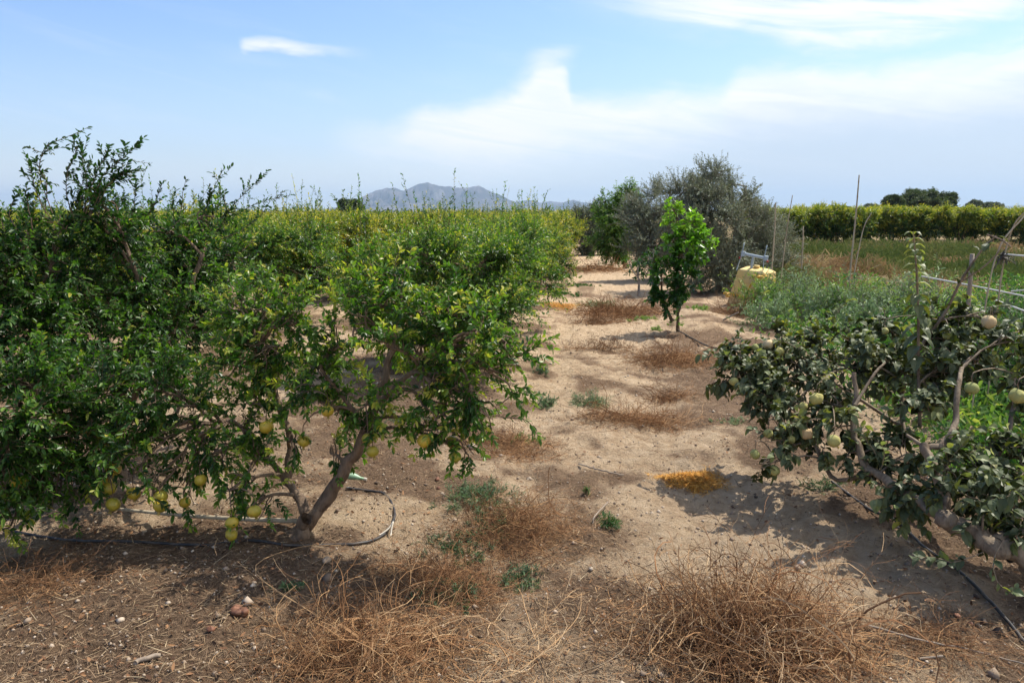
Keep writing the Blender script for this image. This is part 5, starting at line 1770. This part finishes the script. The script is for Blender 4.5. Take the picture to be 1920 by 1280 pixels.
def hoses():
    pts = [(650, 930), (690, 932), (722, 945), (740, 968), (735, 995), (712, 1020), (670, 1034), (610, 1040), (545, 1047), (470, 1046), (380, 1042), (250, 1030), (110, 1008), (-60, 985), (-250, 960)]
    tube_thing('drip_hose', 'black drip hose looping on the soil right of the forked trunk', 'hose', [G(x, y, .010 + .005 * math.sin(x * .05)) for x, y in pts], .0075, M_HOSE, 'black drip hoses', n=90, wob=.0008)
    pts = [(1560, 900), (1630, 948), (1680, 965), (1735, 1010), (1800, 1062), (1860, 1115), (1915, 1172), (1980, 1250)]
    tube_thing('drip_hose', 'black drip hose running down to the right below the quince bough', 'hose', [G(x, y, .012 + .005 * math.sin(y * .04)) for x, y in pts], .008, M_HOSE, 'black drip hoses', n=60, wob=.0008)
    tube_thing('drip_hose', 'black drip hose on the bank right of the citrus foot', 'hose', [G(x, y, .02) for x, y in [(1272, 620), (1300, 638), (1330, 655), (1380, 672)]], .010, M_HOSE, 'black drip hoses', n=24)
    # wooden pole lying left of the trunk
    tube_thing('wooden_pole', 'pale wooden pole lying from the forked trunk away to the left', 'pole', [G(560, 1010, .03), G(440, 990, .05), G(330, 975, .06), G(215, 950, .10)], .013, M_CANE, n=24, r1=.009)
    tube_thing('stick', 'thin grey stick on the sand above the large dry bramble, by the chaff', 'stick', [G(1085, 868, .01), G(1130, 882, .02), G(1170, 886, .01)], .005, M_STICK, 'sticks on the ground', wob=.002)
    tube_thing('stick', 'long thin stick across the lower right soil', 'stick', [G(1625, 1168, .02), G(1720, 1190, .03), G(1830, 1205, .02), G(1925, 1222, .02)], .005, M_STICK, 'sticks on the ground', n=24, wob=.0015, r1=.003)
    tube_thing('stick', 'short grey stick standing out of the sand near the curled weed', 'stick', [G(1112, 975, .01), G(1115, 960, .04), G(1140, 940, .03)], .004, M_STICK, 'sticks on the ground')
    tube_thing('stick', 'dark stick at the bottom left corner soil', 'stick', [G(255, 1278, .01), G(300, 1255, .02)], .009, M_STICK, 'sticks on the ground', wob=.002)
    tube_thing('stick', 'short broken stick below the dark fallen fruits', 'stick', [G(1725, 1225, .01), G(1768, 1224, .01)], .005, M_STICK, 'sticks on the ground')
    tube_thing('stick', 'grey stick leaning on the bank left of the quince tip', 'stick', [G(1355, 605, .02), G(1385, 585, .2)], .012, M_STICK, 'sticks on the ground')
    # small bleached forked twig on the hose
    g = Geo()
    tubes(g, smooth_path([G(712, 1014, .01), G(728, 1002, .03), G(738, 993, .04)], 6), np.full((1, 6), .0045), 6, cap=True)
    tubes(g, smooth_path([G(733, 1010, .02), G(735, 1000, .035), G(738, 993, .045)], 6), np.full((1, 6), .004), 6, cap=True)
    c = G(712, 1014, .01)
    o = g.build('bleached_twig', M_PALEW, None, tuple(c), smooth=True)
    set_props(o, 'small bleached white forked twig leaning on the hose loop', 'twig')
    # green tapered plastic tube
    a, b = G(634, 903, .025), G(684, 905, .02)
    ax = (b - a)
    p = smooth_path([a, b], 12)
    g = Geo()
    tubes(g, p, np.array([.028, .030, .029, .028, .027, .026, .025, .023, .018, .011, .009, .009])[None], 16, cap=True)
    root = thing('plastic_bottle', tuple(a), 'green plastic bottle lying on its side behind the trunk', 'bottle')
    g.build('body', M_GREENPL, root, tuple(a), smooth=True)
    g = Geo()
    d = np.array(ax.normalized())
    tubes(g, smooth_path([np.array(b) - d * .004, np.array(b) + d * .014], 4), np.full((1, 4), .011), 12, cap=True)
    g.build('cap', M_PALEW, root, tuple(a))


def fruit_litter():
    grp = 'dried fruits on the ground'

    def blob(name, label, px, py, s, m, seed, n=1, cat='dried fruit'):
        r = np.random.default_rng(seed)
        g = Geo()
        c = G(px, py)
        for k in range(n):
            ph0, b1, b2 = r.uniform(0, 6, 3)

            def f(th, ph):
                q = 1 + .18 * math.sin(2 * ph + ph0) * math.sin(th) + .14 * math.sin(3 * th + b1) + .10 * math.sin(5 * ph + b2)
                return (q * math.sin(th) * math.cos(ph), q * math.sin(th) * math.sin(ph), .72 * q * math.cos(th))
            V, Q = ball(14, 9, f)
            off = np.array([r.uniform(-1, 1), r.uniform(-1, 1), 0]) * s * (1.0 if n > 1 else 0)
            g.add(V * s * r.uniform(.8, 1.1) + off + np.array([c.x, c.y, c.z + s * .5]), Q)
        o = g.build(name, m, None, tuple(c), smooth=True)
        set_props(o, label, cat, grp)
    blob('dried_fruit', 'split reddish brown pomegranate on the soil at the lower left', 452, 1182, .024, M_ROT, 1, 3)
    blob('dried_fruit', 'small brown dried fruit alone in the bottom left corner', 398, 1218, .014, M_ROT, 2)
    blob('dried_fruit', 'blackened round fruit below the hose, right one of two', 1872, 1172, .020, M_DARKROT, 3)
    blob('dried_fruit', 'blackened round fruit below the hose, left one of two', 1846, 1152, .017, M_DARKROT, 4)
    blob('dried_fruit', 'flattened brown fruit beside the blackened fruits', 1795, 1156, .015, M_ROT, 5)
    blob('dried_fruit', 'small brown fruit above the dry tangle at lower right', 1820, 1168, .011, M_ROT, 6)
    blob('dried_fruit', 'dark crumbling fruit close under the hose', 1832, 1108, .013, M_DARKROT, 7)
    blob('dried_fruit', 'dark dried fruit on the soil behind the hose loop', 706, 917, .014, M_DARKROT, 8)
    blob('dried_fruit', 'reddish dried fruit left of the spreading green weed, upper one', 820, 910, .014, M_ROT, 9)
    blob('dried_fruit', 'reddish dried fruit left of the spreading green weed, lower one', 822, 922, .015, M_ROT, 10)
    blob('dried_fruit', 'dark dried fruit on the pale soil below the forked trunk', 638, 1102, .013, M_DARKROT, 11)
    blob('dried_fruit', 'small dark fruit on the sand below the hanging quinces', 1418, 920, .013, M_DARKROT, 12)
    blob('dried_fruit', 'dark fruit stone left of the large dry bramble', 1160, 1158, .010, M_DARKROT, 13)
    blob('stone', 'pale stone half buried under the hose bend', 614, 1080, .022, M_STONE, 14, cat='stone')
    blob('stone', 'little pale stone beside the spreading green weed', 853, 975, .014, M_STONE, 15, cat='stone')
    # orange leaf
    g = Geo()
    c = G(1742, 1116, .012)
    leaves(g, np.array([[c.x - .02, c.y, c.z]]), np.array([[1, -.3, .1]]), np.array([[0, -.2, 1.]]), .05, .026, OVAL, np.array([1.0]))
    o = g.build('fallen_leaf', ramp_mat('orange_leaf', [(0, (.6, .3, .12)), (1, (.75, .40, .19))]), None, tuple(c))
    set_props(o, 'single pale orange fallen leaf on the bare sand', 'leaf')


def sprayer():
    """cream tank on a yellow frame, with a grey T bar that holds two thin rods"""
    d = 14.2
    c = P(1406, 550, d)
    z0 = float(hz(c.x, c.y))
    root = thing('sprayer', (c.x, c.y, z0 - .14), 'cream and yellow sprayer tank with a grey T shaped bar beside the olive', 'sprayer', None, R_(-34))
    root.rotation_euler[1] = R_(5)

    def box(sx, sy, z0, z1, tx, ty, bev, nseg=3, tilt=0):
        """tapered rounded-rectangle loft"""
        rings = []
        zs = [z0, z0 + bev, (z0 + z1) / 2, z1 - bev, z1 - bev * .3, z1]
        ins = [bev * .8, 0, 0, 0, bev * .45, bev * 1.3]
        V = []
        for z, i_ in zip(zs, ins):
            f = (z - z0) / (z1 - z0)
            ax = sx * (1 - f) + tx * f - i_
            ay = sy * (1 - f) + ty * f - i_
            rr = bev
            for (cx, cyy, a0) in ((ax - rr, ay - rr, 0), (-ax + rr, ay - rr, 90), (-ax + rr, -ay + rr, 180), (ax - rr, -ay + rr, 270)):
                for q in range(nseg + 1):
                    a = R_(a0 + 90 * q / nseg)
                    V.append((cx + rr * math.cos(a) + tilt * f, cyy + rr * math.sin(a), z))
        n = 4 * (nseg + 1)
        Fc = []
        for r in range(len(zs) - 1):
            for j in range(n):
                Fc.append((r * n + j, r * n + (j + 1) % n, (r + 1) * n + (j + 1) % n, (r + 1) * n + j))
        Fc.append(tuple(range(n))[::-1])
        Fc.append(tuple(range((len(zs) - 1) * n, len(zs) * n)))
        return V, Fc
    g = Geo()
    V, Fc = box(.34, .31, .08, .80, .27, .26, .022, tilt=.05)
    g.addmany(V, Fc)
    V, Fc = box(.255, .245, .797, .85, .19, .06, .008)
    g.addmany([(x + .05, y, z) for x, y, z in V], Fc)
    for zz in (.48, .58, .68):                                     # moulded ribs
        f = (zz - .36) / .48
        f = (zz - .08) / .72
        V, Fc = box(.34 - .07 * f + .004, .31 - .05 * f + .004, zz - .006, zz + .006, .34 - .07 * f + .004, .31 - .05 * f + .004, .003)
        V = [(x + .05 * f, y, z) for x, y, z in V]
        g.addmany(V, Fc)
    tank = g.build('tank', M_TANK, root, smooth=False)
    g = Geo()
    tubes(g, np.array([[.05, -.05, .855], [.05, -.05, .88], [.05, -.05, .895]]), np.array([[.055, .06, .05]]), 20, cap=True)
    g.build('lid', M_TANK, tank, smooth=False)
    # yellow curved guard that runs down the right front corner
    g = Geo()
    path = [(.44, -.10, .66), (.38, -.26, .74), (.26, -.36, .73), (.14, -.39, .60), (.08, -.40, .40), (.06, -.40, .10)]
    p = smooth_path(path, 22)
    w = .05
    A = p + np.array([0, w, .0])
    B = p - np.array([0, w * .4, 0])
    tn = np.array([.012, 0, .012])
    V = np.concatenate([A, B, B - tn, A - tn])
    n = len(p)
    Fc = []
    for i in range(n - 1):
        for q in range(4):
            Fc.append((q * n + i, q * n + i + 1, ((q + 1) % 4) * n + i + 1, ((q + 1) % 4) * n + i))
    g.add(V, Fc)
    V, Fc = box(.20, .12, .70, .76, .17, .10, .02)
    g.addmany([(x + .30, y - .26, z - .12 * x - .02) for x, y, z in V], Fc)
    g.build('guard', M_YELLOW, root)
    g = Geo()
    for x in (-.3, .3):
        tubes(g, np.array([[x, -.45, .32], [x, .45, .32]]), np.full((1, 2), .025), 8, cap=True)
    for y in (-.3, .3):
        tubes(g, np.array([[-.42, y, .32], [.42, y, .32]]), np.full((1, 2), .025), 8, cap=True)
    tubes(g, np.array([[-.5, 0, .22], [.5, 0, .22]]), np.full((1, 2), .02), 8, cap=True)
    g.build('frame', M_YELLOW, root)
    # T bar
    g = Geo()
    tubes(g, np.array([[-.03, -.10, .80], [-.02, -.10, 1.02], [.0, -.10, 1.06]]), np.full((1, 3), .026), 10, cap=True)
    V, Fc = box(.22, .025, 1.04, 1.09, .22, .025, .008)
    g.addmany([(x + .0, y - .10, z - .07 * x) for x, y, z in V], Fc)
    for s in (-1, 1):
        tubes(g, np.array([[s * .22, -.10, 1.02 - .07 * s * .22], [s * .22, -.10, 1.11 - .07 * s * .22]]), np.full((1, 2), .045), 12, cap=True)
    g.build('crossbar', M_STEEL, root)
    for s in (-1, 1):
        g = Geo()
        tubes(g, smooth_path([(s * .22 - .08 * (s < 0), -.13, .76), (s * .22 - .02, -.13, 1.05), (s * .22, -.13, 1.29)], 8), np.full((1, 8), .009), 8, cap=True)
        rd = g.build('rod', M_STEEL, root, smooth=True)
        g = Geo()
        V, Q = ball(12, 8, lambda th, ph: (math.sin(th) * math.cos(ph), math.sin(th) * math.sin(ph), math.cos(th)))
        g.add(V * .022 + np.array([s * .27, -.13, 1.0]), Q)
        g.build('knob', M_REDP, rd, smooth=True)


# ------------------------------------------------------------------ far trees on the skyline
def far_tree(label, px, pytop, d, wpx, seed, m=None, name='tree', cat='tree', dome=False, t0=.1, t1=.5, group='trees on the far skyline'):
    global rng
    keep = rng
    rng = np.random.default_rng(seed)
    top = P(px, pytop, d)
    H = top.z
    W = wpx * d / F / 2
    b = np.array([top.x, top.y, 0.])
    gw, gl = Geo(), Geo()
    nodes = limb(gw, [b - np.array([0, 0, .1]), b + np.array([0, 0, H * .3]), b + np.array([W * .1, 0, H * .6])], W * .09 + .05, W * .04, 8, 8)
    C = []
    n = 26
    for k in range(n):
        a = k * 2.4
        zz = rng.uniform(.30, 1)
        rr = W * math.sqrt(max(.02, 1 - zz ** 2 * .85)) * math.sqrt(rng.uniform(.2, 1)) if dome else W * (1 - .5 * zz) * math.sqrt(rng.uniform(.1, 1))
        s = W * .30
        C.append((b[0] + rr * math.cos(a), b[1] + rr * math.sin(a), min(H * zz, H - s * .7), s, s, s * .8))
    sL = max(.12, d * .0022)
    grow(gw, gl, nodes[3:], C, leafL=sL, leafW=.5, per=9, dens=14 / max(1, (W * .30 / .25) ** 2) , tpl=DIAM, twigL=(.25, .5), t0=t0, t1=t1, tj=.2, limb_r=.05, twig_r=.01, topt=0, droop=.02)
    root = thing(name, tuple(b), label, cat, group)
    gw.build('trunk', M_BARK, root, tuple(b))
    gl.build('crown', m or M_FARLEAF, root, tuple(b))
    rng = keep


def skyline():
    far_tree('broad dark dome shaped tree above the far right orchard', 1735, 360, 110, 105, 1, dome=True, t0=.2, t1=.7)
    far_tree('smaller bushy tree touching the left side of the dome shaped tree', 1678, 371, 105, 48, 2, t0=.1, t1=.5)
    far_tree('low tree just right of the dome shaped tree', 1775, 374, 108, 40, 3, t0=.3, t1=.7)
    far_tree('dark flat topped tree on the skyline left of the mountain', 655, 378, 120, 50, 4, dome=True, t0=.0, t1=.2)
    far_tree('small pointed tree top near the right edge of the skyline', 1828, 379, 150, 34, 5, M_OLI)
    far_tree('grey green tree top right of the pointed one on the skyline', 1862, 384, 160, 40, 6, M_OLI)
    far_tree('little grey tree top on the skyline between the tall cane and the dome tree', 1635, 386, 170, 36, 7, M_OLI)
    far_tree('faint grey tree top on the skyline just left of the tall cane', 1575, 389, 170, 50, 8, M_OLI)
    # the far woods and hedges read as one low mass
    r = np.random.default_rng(5)
    n = 22000
    d = r.uniform(150, 420, n)
    px = r.uniform(-500, 2500, n)
    u = (px - 960) / F
    x = fh.x * d + cr.x * d * u
    y = fh.y * d + cr.y * d * u
    hh = 1.5 + 1.2 * np.clip(fbm(x * .03, y * .03, 3, 3) + .5, 0, 1) + .8 * fbm(x * .2, y * .2, 9, 2)
    S = np.stack([x, y, hh * r.random(n) ** .6], -1)
    D = r.normal(size=(n, 3))
    D[:, 2] = np.abs(D[:, 2])
    g = Geo()
    leaves(g, S, nrm(D), rdir(n), r.uniform(.5, 1.1, n), r.uniform(.4, .8, n), DIAM, r.random(n))
    o = g.build('distant_woods', M_FARLEAF)
    set_props(o, 'low band of far woods and hedges along the horizon', 'woods', None, 'stuff')


# ------------------------------------------------------------------ haze
def haze():
    me = bpy.data.meshes.new('haze')
    a, z0, z1 = 15500, -25, 420
    v = [(x, y, z) for z in (z0, z1) for y in (-a, a) for x in (-a, a)]
    f = [(0, 2, 3, 1), (4, 5, 7, 6), (0, 1, 5, 4), (2, 6, 7, 3), (0, 4, 6, 2), (1, 3, 7, 5)]
    me.from_pydata(v, [], f)
    m, n = mat('haze_air')
    pv = n.new('ShaderNodeVolumePrincipled')
    pv.inputs['Color'].default_value = (.53, .73, .97, 1)
    pv.inputs['Density'].default_value = 0.9e-4
    pv.inputs['Anisotropy'].default_value = .2
    o = n.new('ShaderNodeOutputMaterial')
    n.put(o.inputs[1], pv.outputs[0])
    me.materials.append(m)
    ob = bpy.data.objects.new('haze', me)
    sc.collection.objects.link(ob)
    ob['kind'] = 'stuff'
    set_props(ob, 'thin blue haze lying over the far mountains', 'haze')


def smoke():
    m, n = mat('smoke_volume')
    pv = n.new('ShaderNodeVolumeScatter')
    pv.inputs['Color'].default_value = (.97, .98, 1, 1)
    pv.inputs['Density'].default_value = .0035
    o = n.new('ShaderNodeOutputMaterial')
    n.put(o.inputs[1], pv.outputs[0])
    d = 6400
    for k, (pts, r0, r1) in enumerate([([(786, 397), (792, 386), (800, 376), (822, 366), (832, 358)], 16, 40), ([(768, 399), (775, 392), (790, 388)], 20, 36), ([(905, 398), (930, 386), (955, 384)], 14, 34)]):
        g = Geo()
        p = smooth_path([P(x, y, d) for x, y in pts], 24)
        rr = np.linspace(r0, r1, 24) * (1 + .5 * vnoise(np.arange(24) * .7, np.full(24, k * 3.), 5))
        rr[0] = rr[-1] = 2
        tubes(g, p, rr[None], 14, cap=True)
        ob = g.build('smoke', m, None, tuple(p[0]), smooth=True)
        set_props(ob, ['thin white smoke plume rising on the middle of the mountain', 'low bank of smoke at the mountain foot, left of the plume', 'faint smoke drifting at the right foot of the mountain'][k], 'smoke', None, 'stuff')


tree_near()
tree_left()
orchard_left()
orchard_right()
olives()
citrus()
quince()
weeds()
litter()
field()
stakes()
hoses()
fruit_litter()
sprayer()
skyline()
smoke()
haze()
